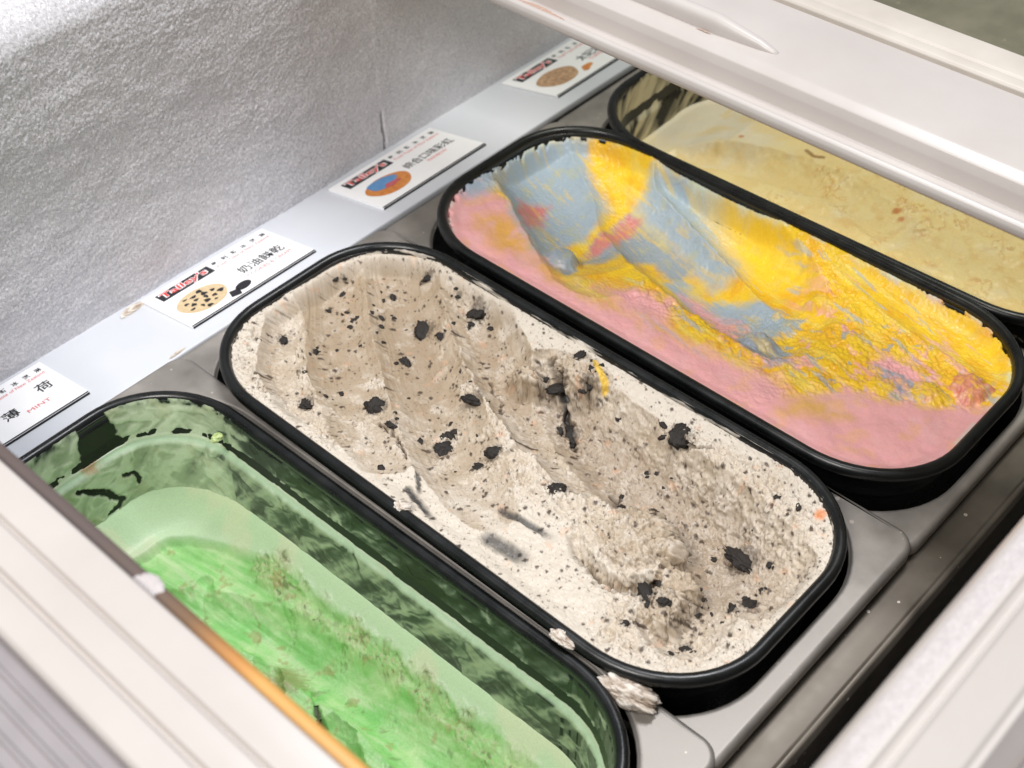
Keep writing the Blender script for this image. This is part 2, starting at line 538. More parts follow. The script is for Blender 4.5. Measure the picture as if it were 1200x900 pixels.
# ------------------------------------------------------------------ steel pans
PAN_LABEL = {
    'mint': "dull steel pan plate round the green mint tub, overlapping its neighbour",
    'cookie': "dull steel pan plate round the tub of cookies and cream",
    'rainbow': "dull steel pan plate round the tub of rainbow ice cream",
    'vanilla': "dull steel pan plate round the pale vanilla tub under the lid",
}
PAN = {'mint': (-0.2500, -0.0700, -0.0160), 'cookie': (-0.0860, 0.0905, -0.0185), 'rainbow': (0.0800, 0.2545, -0.0210), 'vanilla': (0.2450, 0.4200, -0.0235)}
for k, (x0, x1, zp) in PAN.items():
    tx, ty, tz, ta = TUBS[k]
    cx = (x0 + x1) / 2; hx = (x1 - x0) / 2; hy = 0.1925
    outer = lambda g, dz: [(cx + px, py, zp + dz) for px, py in rrect(hx - g, hy - g, 0.012 - min(g, 0.008), 0.012 - min(g, 0.008))]
    ca, sa = math.cos(ta), math.sin(ta)
    hole = lambda g, dz: [(tx + px * ca - py * sa, ty + px * sa + py * ca, zp + dz) for px, py in rrect(HX - g + 0.0052, HY - g, RX - g, RY - g)]
    rings = [outer(0.0015, -0.010), outer(0.0002, -0.0085), outer(0.0, -0.0030), outer(0.0008, -0.0010), outer(0.0022, -0.0001), outer(0.0030, 0.0), outer(0.0036, 0.0), hole(-0.0032, 0.0), hole(-0.0022, 0.0), hole(-0.0012, -0.0006), hole(-0.0008, -0.004),
             hole(0.0, -0.004), hole(-0.0005, -0.0016), outer(0.0035, -0.0014), outer(0.0030, -0.010)]
    o = link('steel_pan', loft(rings, close=True), MAT['steel'])
    tag(o, PAN_LABEL[k], "pan", "steel pans holding the tubs")

cov = link('cover_plate', box_mesh(0.4215, 0.79, -0.192, 0.1915, -0.026, -0.0225), MAT['steel'])
bevel(cov, 0.001)
tag(cov, "flat tarnished steel cover plate seen through the fogged lid glass", "plate")

# ------------------------------------------------------------------ tubs
TUB_LABEL = {
    'mint': "deep black plastic tub with green mint smears on its bare walls",
    'cookie': "black plastic tub holding cookies and cream ice cream",
    'rainbow': "black plastic tub holding yellow, blue and pink rainbow ice cream",
    'vanilla': "black plastic tub of pale vanilla ice cream half under the sliding lid",
}


def ring(d, z):
    return [(px, py, z / 1e3) for px, py in rrect(HX - d / 1e3, HY - d / 1e3, RX - d / 1e3, RY - d / 1e3)]


wall_prof = [(20, -118), (9.2, -22), (7.0, -17), (6.2, -6)] + [(5.8, -4.2)]
in_prof = [(6.6, -3.0)] + [(float(inset(zv)), zv) for zv in (-9, -25, -28.5, -31, -80, -110)]
body_me = loft([ring(d, z) for d, z in wall_prof + in_prof + [(24, -114)]], cap_first=True, cap_last=True)
rim_me = loft([ring(d, z) for d, z in [(5.4, -4.0), (3.2, -6.6), (1.2, -6.8), (0.2, -5.6), (0.0, -3.4), (0.4, -1.6), (1.6, -0.3), (3.2, 0.0), (4.8, -0.3), (6.0, -1.5), (6.7, -3.4), (7.0, -5.5), (6.2, -5.6)]], close=True)
TUB = {}
for k, (tx, ty, tz, ta) in TUBS.items():
    t = empty('ice_cream_tub', (tx, ty, tz), ta)
    tag(t, TUB_LABEL[k], "tub", "black ice cream tubs in a row")
    link('body', body_me, MAT['black'], t)
    link('rim', rim_me, MAT['black'], t)
    TUB[k] = t


# ------------------------------------------------------------------ ice cream surfaces
def grid_mm(step):
    xs = np.arange(-77, 77.01, step); ys = np.arange(-177, 177.01, step)
    gx, gy = np.meshgrid(xs, ys)
    return gx.ravel(), gy.ravel(), len(xs), len(ys)


def surface(name, key, X, Y, nx, ny, H, C, mat, label, XX=None, YY=None):
    sd = tub_sd(X, Y, inset(np.clip(H, -112, 0)))
    keep = sd < 0.7
    idx = np.full(len(X), -1, np.int64); idx[keep] = np.arange(keep.sum())
    ii = (np.arange(ny - 1)[:, None] * nx + np.arange(nx - 1)[None]).ravel()
    Q = np.stack([ii, ii + 1, ii + 1 + nx, ii + nx], 1)
    Q = idx[Q]; Q = Q[(Q >= 0).all(1)]
    V = np.stack([X if XX is None else XX, Y if YY is None else YY, H], 1)[keep] / 1e3
    tx, ty, tz, ta = TUBS[key]
    o = link(name, np_mesh(name, V, Q, True, np.clip(C[keep], 0, 1)), mat)
    o.location = (tx, ty, tz); o.rotation_euler = (0, 0, ta)
    tag(o, label, "ice cream", "ice creams in the black tubs")
    return o


def displace(X, Y, H, D, nx, ny, step):
    """push a height field out along its own normal by D"""
    G = H.reshape(ny, nx)
    gy, gx = np.gradient(G, step)
    gx, gy = gx.ravel(), gy.ravel()
    l = np.sqrt(1 + gx * gx + gy * gy)
    return X - gx / l * D, Y - gy / l * D, H + D / l


def scoop(X, Y, H, pts, hw, floor, taper=0.0, power=2.0, jit=0.0, seed=0):
    """cut a rounded channel along a path; returns height and the mask of the freshly cut face"""
    d, t = path_dist(X + jit * fbm(X / 12, Y / 12, 3, seed), Y + jit * fbm(X / 12, Y / 12, 3, seed + 9), pts)
    w = hw * (1 - taper * t)
    q = np.clip(d / w, 0, 3)
    fl = floor if np.isscalar(floor) else np.interp(t, np.linspace(0, 1, len(floor)), floor)
    cut = fl + (q ** power) * np.abs(fl) * 0.85
    m = (cut < H) & (q < 1.4)
    return np.where(m, cut, H), m, t


def lump(X, Y, H, c, r, top, seed, k=0.25, sy=1.0):
    dx, dy = X - c[0], (Y - c[1]) / sy
    a = np.arctan2(dy, dx)
    rr = r * (1 + k * fbm(np.cos(a) * 1.3 + c[0] * .1, np.sin(a) * 1.3 + c[1] * .1, 3, seed))
    q = np.hypot(dx, dy) / rr
    w = sstep(1.0, 0.45, q)
    dome = top - 0.35 * r * np.clip(q, 0, 1) ** 2
    m = (q < 1) & (dome > H)
    return np.where(m, H + (dome - H) * w, H), m & (w > 0.4)


# ---- cookies and cream
X, Y, nx, ny = grid_mm(0.5)
P = dict(s1=[(-14, 160), (-46, 130), (-60, 97)], s2=[(38, 184), (6, 145), (-19, 108), (-43, 65), (-52, 40)],
         s3=[(64, 156), (33, 114), (4, 71), (-26, 18), (-44, -25)], s4=[(71, 104), (52, 70), (34, 37), (16, -11), (8, -47)],
         s5=[(42, 8), (32, -30), (26, -70), (24, -110), (14, -150)], s6=[(16, -128), (-34, -140)])
base = -6.5 + 1.6 * fbm(X / 40, Y / 40, 3, 2)
H = base.copy()
edge = tub_sd(X, Y, 7.0)
smooth = np.zeros_like(X); stri = np.zeros_like(X)
for nm, hw, fl, tp, rgh in (('s1', 19, [-15, -15, -11], 0.1, .65), ('s2', 29, [-15, -20, -19, -14, -9], 0.1, 1.), ('s3', 31, [-16, -22, -22, -18, -9], 0.15, 1.),
                            ('s4', 23, [-14, -21, -22, -20, -15], 0.1, .9), ('s5', 31, [-22, -28, -32, -33, -24], 0.0, .62), ('s6', 27, [-30, -19], 0.1, .5)):
    H, mk, t = scoop(X, Y, H, P[nm], hw, fl, tp, 2.2, 2.2, hash(nm) % 7 + len(nm))
    smooth = np.where(mk, rgh * (1 - 0.35 * sstep(0.45, 0.9, t)), smooth)
    dd_, tt_ = path_dist(X + 3 * fbm(X / 22, Y / 22, 2, 5), Y, P[nm])
    stri = np.where(mk, 0.55 * fbm(dd_ / 3.2, tt_ * 2.2, 3, len(P[nm]) + hw) + 0.25 * fbm(dd_ / 1.3, tt_ * 4, 2, hw), stri)
patch = sstep(-0.05, 0.35, fbm(X / 16, Y / 16, 4, 31))
smooth = smooth * (1 - 0.75 * patch * (smooth < 0.95)) * (1 - 0.4 * sstep(0.1, 0.4, fbm(X / 9, Y / 9, 3, 77)))
flat = sstep(14, -4, poly_sd(X, Y, [(-74, 60), (-50, 30), (-40, -10), (-30, -60), (-45, -100), (-74, -110)]))
calm = np.maximum(smooth, 0.78 * flat)
far_white = sstep(10, -3, poly_sd(X, Y, [(60, 60), (76, 80), (76, -110), (62, -60), (64, -10)]))
calm = np.maximum(calm, 0.8 * far_white)
lm = np.zeros_like(X)
# a broken-off ball standing in the pit, with a gap round it
aw = np.arctan2(Y + 93, X + 12)
rb_ = 25 * (1 + 0.16 * fbm(np.cos(aw) * 1.5, np.sin(aw) * 1.5, 3, 6)) + 1.6 * fbm(X / 5, Y / 5, 3, 7)
q = np.hypot(X + 12, Y + 93) / rb_
gap = np.exp(-((q - 1.06) / 0.13) ** 2) * np.clip(0.55 + 0.9 * np.cos(aw - 3.6) + 0.5 * np.cos(2 * aw - 0.6), 0.0, 1.3)
H -= 9.0 * gap
ball = -2.0 - 25 * 0.55 * (1 - np.sqrt(np.clip(1 - np.minimum(q, 1) ** 2, 0, 1)))
mk = (q < 1) & (ball > H)
H = np.where(mk, ball, H); lm = np.where(mk, 1, lm)
for c, r, top, sd_, k, sy in (((60, 4), 16, -1.5, 5, 0.5, 1.5), ((-34, -128), 17, -4.5, 7, 0.5, 1.0), ((-16, -124), 13, -7, 9, 0.5, 1.2), ((40, 24), 10, -6, 4, 0.6, 1.2)):
    H, mk = lump(X, Y, H, c, r, top, sd_, k, sy)
    lm = np.where(mk, 1, lm)
rimup = sstep(-10, -0.5, edge)
H = H + (-3.6 + 0.7 * fbm(X / 9, Y / 9, 3, 40) - H) * 0.86 * rimup
H = np.maximum(H, -22 - 14 * sstep(-5, -18, edge))
U, W = X + 0.75 * H, Y - 0.65 * H
fine = fbm(U / 2.4, W / 2.4, 4, 21)
f1, f2, idw = worley(U / 4.2 + 0.5 * perlin(U / 5, W / 5, 2), W / 4.2 + 0.5 * perlin(U / 5, W / 5, 7), 3)
h1, h2, idh = worley(U / 1.7 + 0.4 * perlin(U / 2, W / 2, 2), W / 1.7, 5)
crumb = 1.5 * (0.55 - f1) + 0.9 * (0.5 - h1) + 2.6 * fbm(U / 8, W / 8, 4, 8) + 2.6 * (0.3 - np.abs(fbm(U / 13, W / 13, 3, 98))) + 0.9 * fine
calm = calm * (1 - 0.8 * lm)
tears = sstep(0.72, 0.92, 1 - np.abs(fbm(U / 5, W / 8, 3, 55)) * 3) * (1 - calm)
crack = np.zeros_like(X)
for pts, w in (([(56, 22), (50, 12), (46, 4), (36, -10), (27, -22)], 2.6), ([(30, 44), (24, 28), (8, 16)], 1.2), ([(-36, 62), (-40, 44), (-48, 30)], 1.1), ([(14, -60), (20, -78), (16, -100)], 2.0), ([(-44, -96), (-38, -112), (-24, -116)], 2.0), ([(62, -60), (56, -72), (60, -86)], 1.4)):
    d, t = path_dist(X + 4 * fbm(U / 6, W / 6, 3, 57), Y + 4 * fbm(U / 6, W / 6, 3, 59), pts)
    crack = np.maximum(crack, sstep(w, w * 0.3, d + 0.9 * fine))
D = crumb * (1 - 0.96 * calm) * (1 - 0.7 * rimup) + 0.06 * fine + stri * calm - 1.0 * tears - 4.0 * crack
# colours
white, cream_c, tan, brown = lin(213, 203, 189), lin(199, 185, 166), lin(170, 151, 127), lin(130, 110, 90)
C = np.tile(cream_c, (len(X), 1))
C = mixc(C, white, np.clip(0.45 + 1.2 * fbm(X / 25, Y / 25, 3, 14), 0, 1))
C = mixc(C, white, np.clip(flat * 0.75 + far_white * 0.8, 0, 1))
C = mixc(C, tan, np.clip(smooth * (0.92 + 0.5 * fbm(X / 13, Y / 13, 4, 61)), 0, 1))
C = mixc(C, tan, np.clip(lm * (0.55 + 0.5 * fbm(X / 6, Y / 6, 3, 63)), 0, 1))
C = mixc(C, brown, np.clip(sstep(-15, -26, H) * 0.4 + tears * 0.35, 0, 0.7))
C = mixc(C, lin(70, 54, 42), 0.8 * crack)
C = mixc(C, white, np.clip(sstep(0.3, 0.9, crumb * 0.5) * 0.5 * (1 - calm), 0, 1))
C = mixc(C, white, np.clip(rimup * 0.75, 0, 1))
C = mixc(C, lin(214, 160, 120), 0.3 * sstep(0.38, 0.5, fbm(X / 9, Y / 9, 3, 90)))
dens = fbm(X / 17, Y / 17, 4, 84)
for sc_, thr, wd, sdd, amt in ((1.5, 0.82, 0.26, 5, .5), (2.3, 0.85, 0.26, 19, .7), (4.1, 0.85, 0.27, 27, .88), (7.0, 0.82, 0.24, 35, .92)):
    k1, k2, idk = worley((U + 0.9 * fbm(U / 1.6, W / 1.6, 3, sdd)) / sc_, (W + 0.9 * fbm(U / 1.6, W / 1.6, 3, sdd + 4)) / sc_, sdd)
    C = mixc(C, lin(66, 52, 42), np.where(idk > thr - 0.30 * dens, sstep(wd, wd * 0.45, k1), 0) * amt)
CHUNK = [(37, 103, 7.0), (44, 137, 3.0), (26, 128, 2.1), (21, 123, 2.2), (11, 92, 3.6), (-28, 73, 6.5), (-34, 55, 3.6), (-24, 27, 6.0), (65, 87, 6.0), (66, 103, 2.2), (66, 128, 3.5), (8, 34, 5.8),
         (-13, -1, 4.9), (48, 9, 6.2), (35, -10, 7.6), (-12, -43, 5.0), (-27, 154, 3.4), (-21, 133, 2.5), (17, 148, 2.1), (10, 157, 1.9), (32, 166, 1.6), (-53, 102, 5.0), (-42, 100, 1.9), (-23, 1, 3.2),
         (-11, 32, 3.0), (37, 89, 3.2), (27, -132, 9.0), (2, -153, 5.8), (-8, -150, 3.1), (-33, -118, 5.8), (-33, -128, 3.2), (59, -67, 7.2), (-39, -146, 3.5), (-54, -121, 2.8), (11, -67, 6.0),
         (56, -129, 2.1), (64, 8, 4.0), (55, -6, 4.5), (-17, -137, 1.9), (51, 21, 2.2), (30, -145, 2.0), (41, -60, 1.8)]
wX = X + 1.6 * fbm(U / 3, W / 3, 3, 70); wY = Y + 1.6 * fbm(U / 3, W / 3, 3, 75)
for cx, cy, r in CHUNK:
    q = np.hypot(wX - cx, wY - cy) / r
    C = mixc(C, lin(52, 42, 36), 0.5 * sstep(1.0, 0.75, q + 0.5 * fine))
    C = mixc(C, lin(80, 66, 54), np.where(idk > 0.4, 0.6, 0) * sstep(2.4, 0.9, q) * sstep(0.1, 0.4, fbm(X / 1.3, Y / 1.3, 2, 17)))
for pts, w, v in (([(-51, 18), (-62, 5)], 1.8, .9), ([(-62, 14), (-69, -14)], 2.6, .95), ([(-40, -31), (-37, -66)], 3.0, .85), ([(-58, -40), (-56, -66)], 6.5, .8), ([(48, 8), (30, -22)], 2.0, .9), ([(14, -64), (4, -74)], 1.4, .9)):
    d, t = path_dist(X, Y, pts)
    s = sstep(w, w * 0.2, d + 1.1 * fbm(X / 1.6, Y / 7, 3, 33)) * sstep(1.02, 0.6, t)
    C = mixc(C, lin(44, 45, 47), v * s); D = D - 1.5 * s
C = mixc(C, lin(220, 140, 84), 0.85 * sstep(4.2, 1.6, np.hypot(X - 60, Y + 152)))
d, t = path_dist(X, Y, [(68, 0), (61, -14)])
C = mixc(C, lin(236, 196, 76), 0.9 * sstep(2.6, 1.4, d + 0.8 * fine))
XX, YY, HH = displace(X, Y, H, D, nx, ny, 0.5)
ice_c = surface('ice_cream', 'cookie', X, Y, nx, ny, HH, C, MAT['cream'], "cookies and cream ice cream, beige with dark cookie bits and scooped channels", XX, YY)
Hc = HH.reshape(ny, nx)


def chunk_mesh(name, r, seed, flat=0.6, subdiv=2, k=0.45, col=None):
    bm = bmesh.new()
    bmesh.ops.create_icosphere(bm, subdivisions=subdiv, radius=1.0)
    co = np.array([v.co[:] for v in bm.verts])
    nn = fbm(co[:, 0] * 1.4 + co[:, 2] * 1.1 + seed, co[:, 1] * 1.4 - co[:, 2] + seed * 1.7, 5, seed % 50, 0.7)
    co = co * (1 + k * nn)[:, None]
    st = 0.8 + 0.65 * ((seed * 0.377) % 1)
    co = co * np.array([r * st, r / st, r * flat])
    for v, c in zip(bm.verts, co): v.co = c
    me = bpy.data.meshes.new(name); bm.to_mesh(me); bm.free()
    for p in me.polygons: p.use_smooth = True
    if col is not None:
        a = me.color_attributes.new('Col', 'FLOAT_COLOR', 'POINT')
        m_ = len(me.vertices)
        sp = np.clip(0.5 + 1.4 * nn, 0, 1)[:, None]
        c4 = np.ones((m_, 4), np.float32); c4[:, :3] = col[0] * (1 - sp) + col[1] * sp
        a.data.foreach_set('color', c4.ravel())
    return me


rc = random.Random(9)
for i in range(110):
    bx_, by_, br_ = CHUNK[rc.randrange(len(CHUNK))]
    a_, q_ = rc.uniform(0, 6.28), (br_ + abs(rc.gauss(0, 7)) if i < 75 else rc.uniform(10, 40))
    nx_, ny_ = bx_ + q_ * math.cos(a_), by_ + q_ * math.sin(a_)
    if tub_sd(np.array([nx_]), np.array([ny_]), 9.0)[0] < -2: CHUNK.append((nx_, ny_, rc.choice((0.9, 1.1, 1.3, 1.6, 2.0, 2.6))))
for i, (cx, cy, r) in enumerate(CHUNK):
    ix = int(np.clip(round((cx + 77) / 0.5), 0, nx - 1)); iy = int(np.clip(round((cy + 177) / 0.5), 0, ny - 1))
    hz = float(Hc[iy, ix])
    me = chunk_mesh('cookie_piece', r * 0.92 / 1e3, 3 + i * 5, rc.uniform(0.3, 0.55), 4 if r > 3 else 2, rc.uniform(0.7, 1.05))
    o = link('cookie_piece', me, MAT['cookie'], ice_c, (cx / 1e3, cy / 1e3, (hz - 0.10 * r) / 1e3))
    o.rotation_euler = (random.uniform(-.4, .4), random.uniform(-.4, .4), random.uniform(0, 6.28))

# ---- rainbow
X, Y, nx, ny = grid_mm(0.5)
RP = [
    ('pinkfar', 'pink', 3, [(-30, 180), (-18, 170), (-21, 145), (-26, 129), (-38, 106), (-55, 78), (-78, 90), (-80, 150), (-60, 185)]),
    ('orangefar', 'orange', 7, [(-44, 147), (-30, 131), (-38, 94), (-55, 71), (-62, 75), (-60, 113)]),
    ('pinkedge', 'pink', 5, [(-56, 109), (-60, 78), (-58, 48), (-52, 22), (-50, -5), (-50, -36), (-42, -63), (-44, -85), (-63, -86), (-80, -58), (-80, 4), (-80, 70), (-70, 108)]),
    ('pinkfront', 'pink', 4, [(-80, -70), (-52, -84), (-40, -96), (-22, -108), (-13, -134), (-4, -150), (12, -172), (20, -185), (-5, -190), (-50, -185), (-85, -160), (-85, -110)]),
    ('yfront', 'palo', 5, [(-62, -92), (-44, -94), (-30, -112), (-40, -118)]),
    ('bluefar', 'blue', 6, [(-30, 185), (1, 200), (36, 200), (64, 190), (50, 172), (22, 177), (-5, 166), (-15, 160), (-34, 166)]),
    ('bluebig', 'blue', 4, [(14, 178), (43, 176), (66, 150), (49, 137), (33, 106), (9, 100), (-19, 103), (-40, 94), (-45, 99), (-26, 133), (-6, 162)]),
    ('salmon', 'salmon', 3, [(0, 150), (10, 139), (-11, 125), (-20, 127)]),
    ('salm2', 'salmon', 2, [(-4, 148), (2, 146), (-14, 134), (-16, 138)]),
    ('blueb2', 'blue', 5, [(72, 98), (80, 45), (68, 19), (32, 0), (19, 10), (26, 31), (45, 90)]),
    ('ybrush', 'yellow', 9, [(78, 60), (80, 10), (62, -10), (40, -20), (52, 20)]),
    ('bluemid', 'greyblue', 3, [(41, 93), (26, 31), (12, 32), (18, 53), (-14, 74), (-20, 83), (5, 91)]),
    ('pinkstripe', 'salmon', 2.5, [(39, 92), (39, 83), (3, 80), (-10, 85), (5, 91)]),
    ('blob', 'greyblue', 1.2, [(-24, 101), (-14, 95), (-33, 74), (-45, 75), (-43, 88)]),
    ('bluelow', 'blue', 3, [(5, 37), (15, 31), (7, 6), (12, -2), (20, -28), (16, -53), (1, -55), (-12, -51), (-7, -35), (-5, -15), (-11, 2)]),
    ('pinkmix', 'pink', 4, [(3, 22), (6, 15), (-1, -12), (-6, -29), (-19, -55), (-21, -74), (-32, -64), (-28, -41), (-12, -14)]),
    ('bluemix', 'greyblue', 3, [(-18, -31), (-9, -33), (-11, -64), (-28, -68), (-31, -52)]),
    ('pinkr', 'pink', 4, [(7, -106), (22, -118), (12, -137), (1, -141), (-6, -124)]),
    ('bluer', 'greyblue', 2, [(3, -112), (3, -127), (-2, -132), (-2, -119)]),
    ('pinkmid', 'pink', 5, [(-40, 52), (-33, 32), (-27, 5), (-43, -1), (-52, 23)]),
    ('pinktop', 'pink', 3, [(72, -101), (76, -124), (68, -150), (60, -170), (70, -175), (85, -150), (85, -100)]),
    ('paleedge', 'pale', 3, [(74, -50), (80, -50), (80, -105), (74, -105)]),
    ('paleedge2', 'pale', 3, [(72, 70), (85, 70), (85, 0), (74, 0)]),
]
RC = dict(pink=lin(248, 182, 186), orange=lin(242, 184, 96), blue=lin(170, 190, 206), greyblue=lin(158, 172, 184), salmon=lin(226, 140, 132), yellow=lin(252, 210, 52), pale=lin(222, 230, 214), palo=lin(240, 190, 110))
base = -7.0 + 1.5 * fbm(X / 45, Y / 45, 3, 22)
H = base.copy()
edge = tub_sd(X, Y, 7.0)
smooth = np.zeros_like(X)
for nm, pts, hw, fl, s_ in (('a', [(34, 182), (12, 128), (-14, 84), (-30, 60)], 36, [-20, -29, -27, -14], .95), ('b', [(58, 138), (30, 88), (14, 37), (3, -10), (-4, -50)], 32, [-16, -30, -33, -30, -18], .85),
                            ('c', [(72, 76), (58, 25), (40, -17), (15, -52)], 25, [-20, -29, -28, -17], .92), ('d', [(70, -60), (58, -118), (50, -165)], 26, [-9, -12, -10], .7)):
    H, mk, t = scoop(X, Y, H, pts, hw, fl, 0.0, 2.5, 2.0, len(nm) + hw)
    smooth = np.where(mk, s_, smooth)
flatp = np.maximum(sstep(6, -4, poly_sd(X, Y, RP[3][3])), sstep(6, -4, poly_sd(X, Y, RP[0][3])))
flatp = np.maximum(flatp, sstep(4, -4, poly_sd(X, Y, RP[1][3])))
flatp = np.maximum(flatp, 0.85 * sstep(-34, -48, X) * sstep(-100, -60, Y))
rough_zone = sstep(16, -6, poly_sd(X, Y, [(20, -40), (-8, -10), (-30, 10), (-34, -60), (-20, -110), (4, -155), (26, -170), (34, -130), (30, -80)]))
calm = np.clip(np.maximum(smooth, 0.97 * flatp), 0, 1) * (1 - 0.85 * rough_zone * (1 - flatp))
lm = np.zeros_like(X); lcol = []
for c, r, top, sd_, k, sy, cn in (((20, -158), 15, -0.5, 3, 0.45, 1.0, 'salmon'), ((-8, -120), 11, -5, 5, 0.5, 1.1, 'yellow'), ((-14, -46), 9, -12, 7, 0.5, 1.5, None), ((4, -143), 11, -3, 9, 0.6, 1.1, 'yellow'), ((-32, 87), 11, -10.5, 11, 0.15, 1.3, 'greyblue'), ((12, -90), 14, -5, 15, 0.6, 1.2, None), ((34, -60), 12, -7, 17, 0.6, 1.6, None)):
    H, mk = lump(X, Y, H, c, r, top, sd_, k, sy)
    if cn != 'greyblue': calm = np.where(mk, np.minimum(calm, 0.25), calm)
    lm = np.where(mk, 1, lm); lcol.append((mk, cn))
rimup = sstep(-8, 0, edge)
H = H + (-3.8 - H) * 0.8 * rimup
H = np.maximum(H, -23 - 14 * sstep(-5, -18, edge))
U, W = X + 0.7 * H, Y - 0.6 * H
fine = fbm(U / 2.0, W / 2.0, 4, 121)
f1, f2, idw = worley(U / 4.0 + 0.5 * perlin(U / 5, W / 5, 2), W / 4.0 + 0.5 * perlin(U / 5, W / 5, 7), 13)
h1, h2, idh = worley(U / 1.5, W / 1.5, 15)
crumb = 3.0 * (np.abs(fbm(U / 6, W / 6, 3, 13)) - 0.15) + 0.45 * (0.5 - h1) + 3.6 * fbm(U / 11, W / 11, 5, 18, 0.55) + 0.6 * fine
H = H + 1.0 * flatp * fbm(X / 16, Y / 16, 3, 151)
pits = (0.45 * fbm(U / 1.4, W / 2.6, 3, 44) + 0.15 * fbm(U / 0.9, W / 1.4, 2, 46)) * smooth
ragged = sstep(0.0, 0.3, fbm(X / 6, Y / 6, 3, 66)) * sstep(-3.2, -0.6, edge + 1.2 * fine)
ragged = ragged * np.maximum(sstep(110, 150, Y), sstep(-90, -105, Y) * sstep(55, 62, X))
D = 0.62 * crumb * (1 - 0.96 * calm) * (1 - 0.6 * rimup) + pits + 0.10 * fine * (1 - flatp) - 5.0 * ragged
C = np.tile(RC['yellow'], (len(X), 1))
C = mixc(C, lin(242, 178, 46), np.clip(0.3 + 1.3 * fbm(X / 14, Y / 14, 4, 9), 0, 0.75))
C = mixc(C, lin(250, 214, 70), np.clip(-0.1 + 1.5 * fbm(X / 20, Y / 20, 4, 19), 0, 0.8))
C = mixc(C, RC['pink'], 0.75 * sstep(0.22, 0.36, fbm(X / 11, Y / 11, 4, 29)) * rough_zone)
C = mixc(C, RC['greyblue'], 0.75 * sstep(0.30, 0.40, fbm(X / 8, Y / 8, 4, 39)) * rough_zone)
wa = 5.0 + 9.0 * rough_zone
flow = fbm((X - 0.25 * Y) / 4.5, (Y + 0.2 * X) / 34, 4, 161)
flow2 = fbm((X - 0.25 * Y) / 7, (Y + 0.2 * X) / 48, 4, 167)
C = mixc(C, lin(250, 222, 110), 0.7 * sstep(0.05, 0.35, flow2))
C = mixc(C, RC['pink'], 0.6 * sstep(0.20, 0.34, fbm((X - 0.3 * Y) / 8, (Y + 0.2 * X) / 42, 4, 171)) * sstep(-20, -60, Y))
C = mixc(C, RC['blue'], 0.6 * sstep(0.22, 0.36, fbm((X - 0.3 * Y) / 7, (Y + 0.2 * X) / 40, 4, 177)) * sstep(60, 0, Y))
wX = X + wa * fbm(X / 13, Y / 13, 4, 101) + 1.2 * fine; wY = Y + wa * fbm(X / 13, Y / 13, 4, 111) + 1.2 * fbm(X / 2.0, Y / 2.0, 3, 131)
for nm, cn, soft, pts in RP:
    w = sstep(1.7 * soft, -1.3 * soft, poly_sd(wX, wY, pts) + 3.2 * flow)
    C = mixc(C, RC[cn], 0.96 * w)
C = mixc(C, lin(246, 190, 190), 0.6 * flatp * sstep(-0.05, 0.3, fbm(X / 22, Y / 22, 3, 141)))
C = mixc(C, lin(246, 190, 128), 0.4 * flatp * sstep(0.15, 0.38, fbm(X / 18, Y / 18, 3, 147)))
for mk, cn in lcol:
    if cn: C = mixc(C, RC[cn], np.where(mk, 0.8, 0) * np.clip(0.75 + 1.5 * fbm(X / 5, Y / 5, 3, 7), 0, 1))
C = mixc(C, lin(204, 196, 120), 0.30 * sstep(0.1, 0.4, fbm(X / 10, Y / 10, 3, 88)) * smooth)
C = mixc(C, lin(230, 150, 60), 0.2 * sstep(0.4, 1.0, -crumb * 0.4) * rough_zone)
C = mixc(C, RC['yellow'], 0.35 * sstep(0.1, 0.35, flow) * (smooth > 0.5))
C = mixc(C, RC['pale'], 0.5 * sstep(-2.6, -0.8, edge) * sstep(0.0, 0.3, fbm(X / 18, Y / 18, 3, 52)))
XX, YY, HH = displace(X, Y, H, D, nx, ny, 0.5)
surface('ice_cream', 'rainbow', X, Y, nx, ny, HH, C, MAT['rainbow'], "rainbow ice cream swirled in yellow, pale blue and pink", XX, YY)

# ---- vanilla
X, Y, nx, ny = grid_mm(0.7)
H = np.interp(Y, [-180, -60, 40, 100, 130, 180], [-8, -10, -14, -24, -38, -54]) + 2.5 * fbm(X / 50, Y / 50, 3, 3)
H, mk, t = scoop(X, Y, H, [(-30, 130), (-24, 60), (-22, 10), (-40, -40)], 30, [-42, -27, -18, -14], 0, 2.0, 3, 3)
f1, f2, idw = worley(X / 9 + 0.6 * perlin(X / 8, Y / 8, 1), Y / 9 + 0.6 * perlin(X / 8, Y / 8, 4), 23)
crz = sstep(60, 20, Y)
ridg = 1 - np.abs(fbm(X / 14, Y / 9, 4, 12)) * 2
H = H + crz * (0.5 * (0.5 - f1) + 1.3 * sstep(0.82, 1.0, ridg) * sstep(0.05, 0.3, fbm(X / 30, Y / 30, 2, 71)) + 1.3 * fbm(X / 9, Y / 9, 4, 6)) + 0.08 * fbm(X / 2, Y / 2, 3, 9)
H, mk = lump(X, Y, H, (24, 52), 10, -9, 3, 0.4, 1.4)
edge = tub_sd(X, Y, 8.0)
H += 5 * sstep(-10, 0, edge)
C = np.tile(lin(255, 230, 164), (len(X), 1))
C = mixc(C, lin(246, 236, 214), np.clip(sstep(40, 130, Y) * sstep(-60, 10, X) + 0.5 * fbm(X / 22, Y / 22, 3, 8), 0, 0.9))
C = mixc(C, lin(250, 218, 146), np.where(t > 0, 0.5, 0.0) * sstep(0.0, 0.3, fbm(X / 26, Y / 26, 3, 15) + 0.15))
C = mixc(C, lin(222, 164, 78), 0.45 * crz * sstep(0.84, 0.97, ridg) * sstep(0.05, 0.3, fbm(X / 30, Y / 30, 2, 71)) + 0.25 * crz * sstep(0.1, 0.4, fbm(X / 13, Y / 13, 4, 72)))
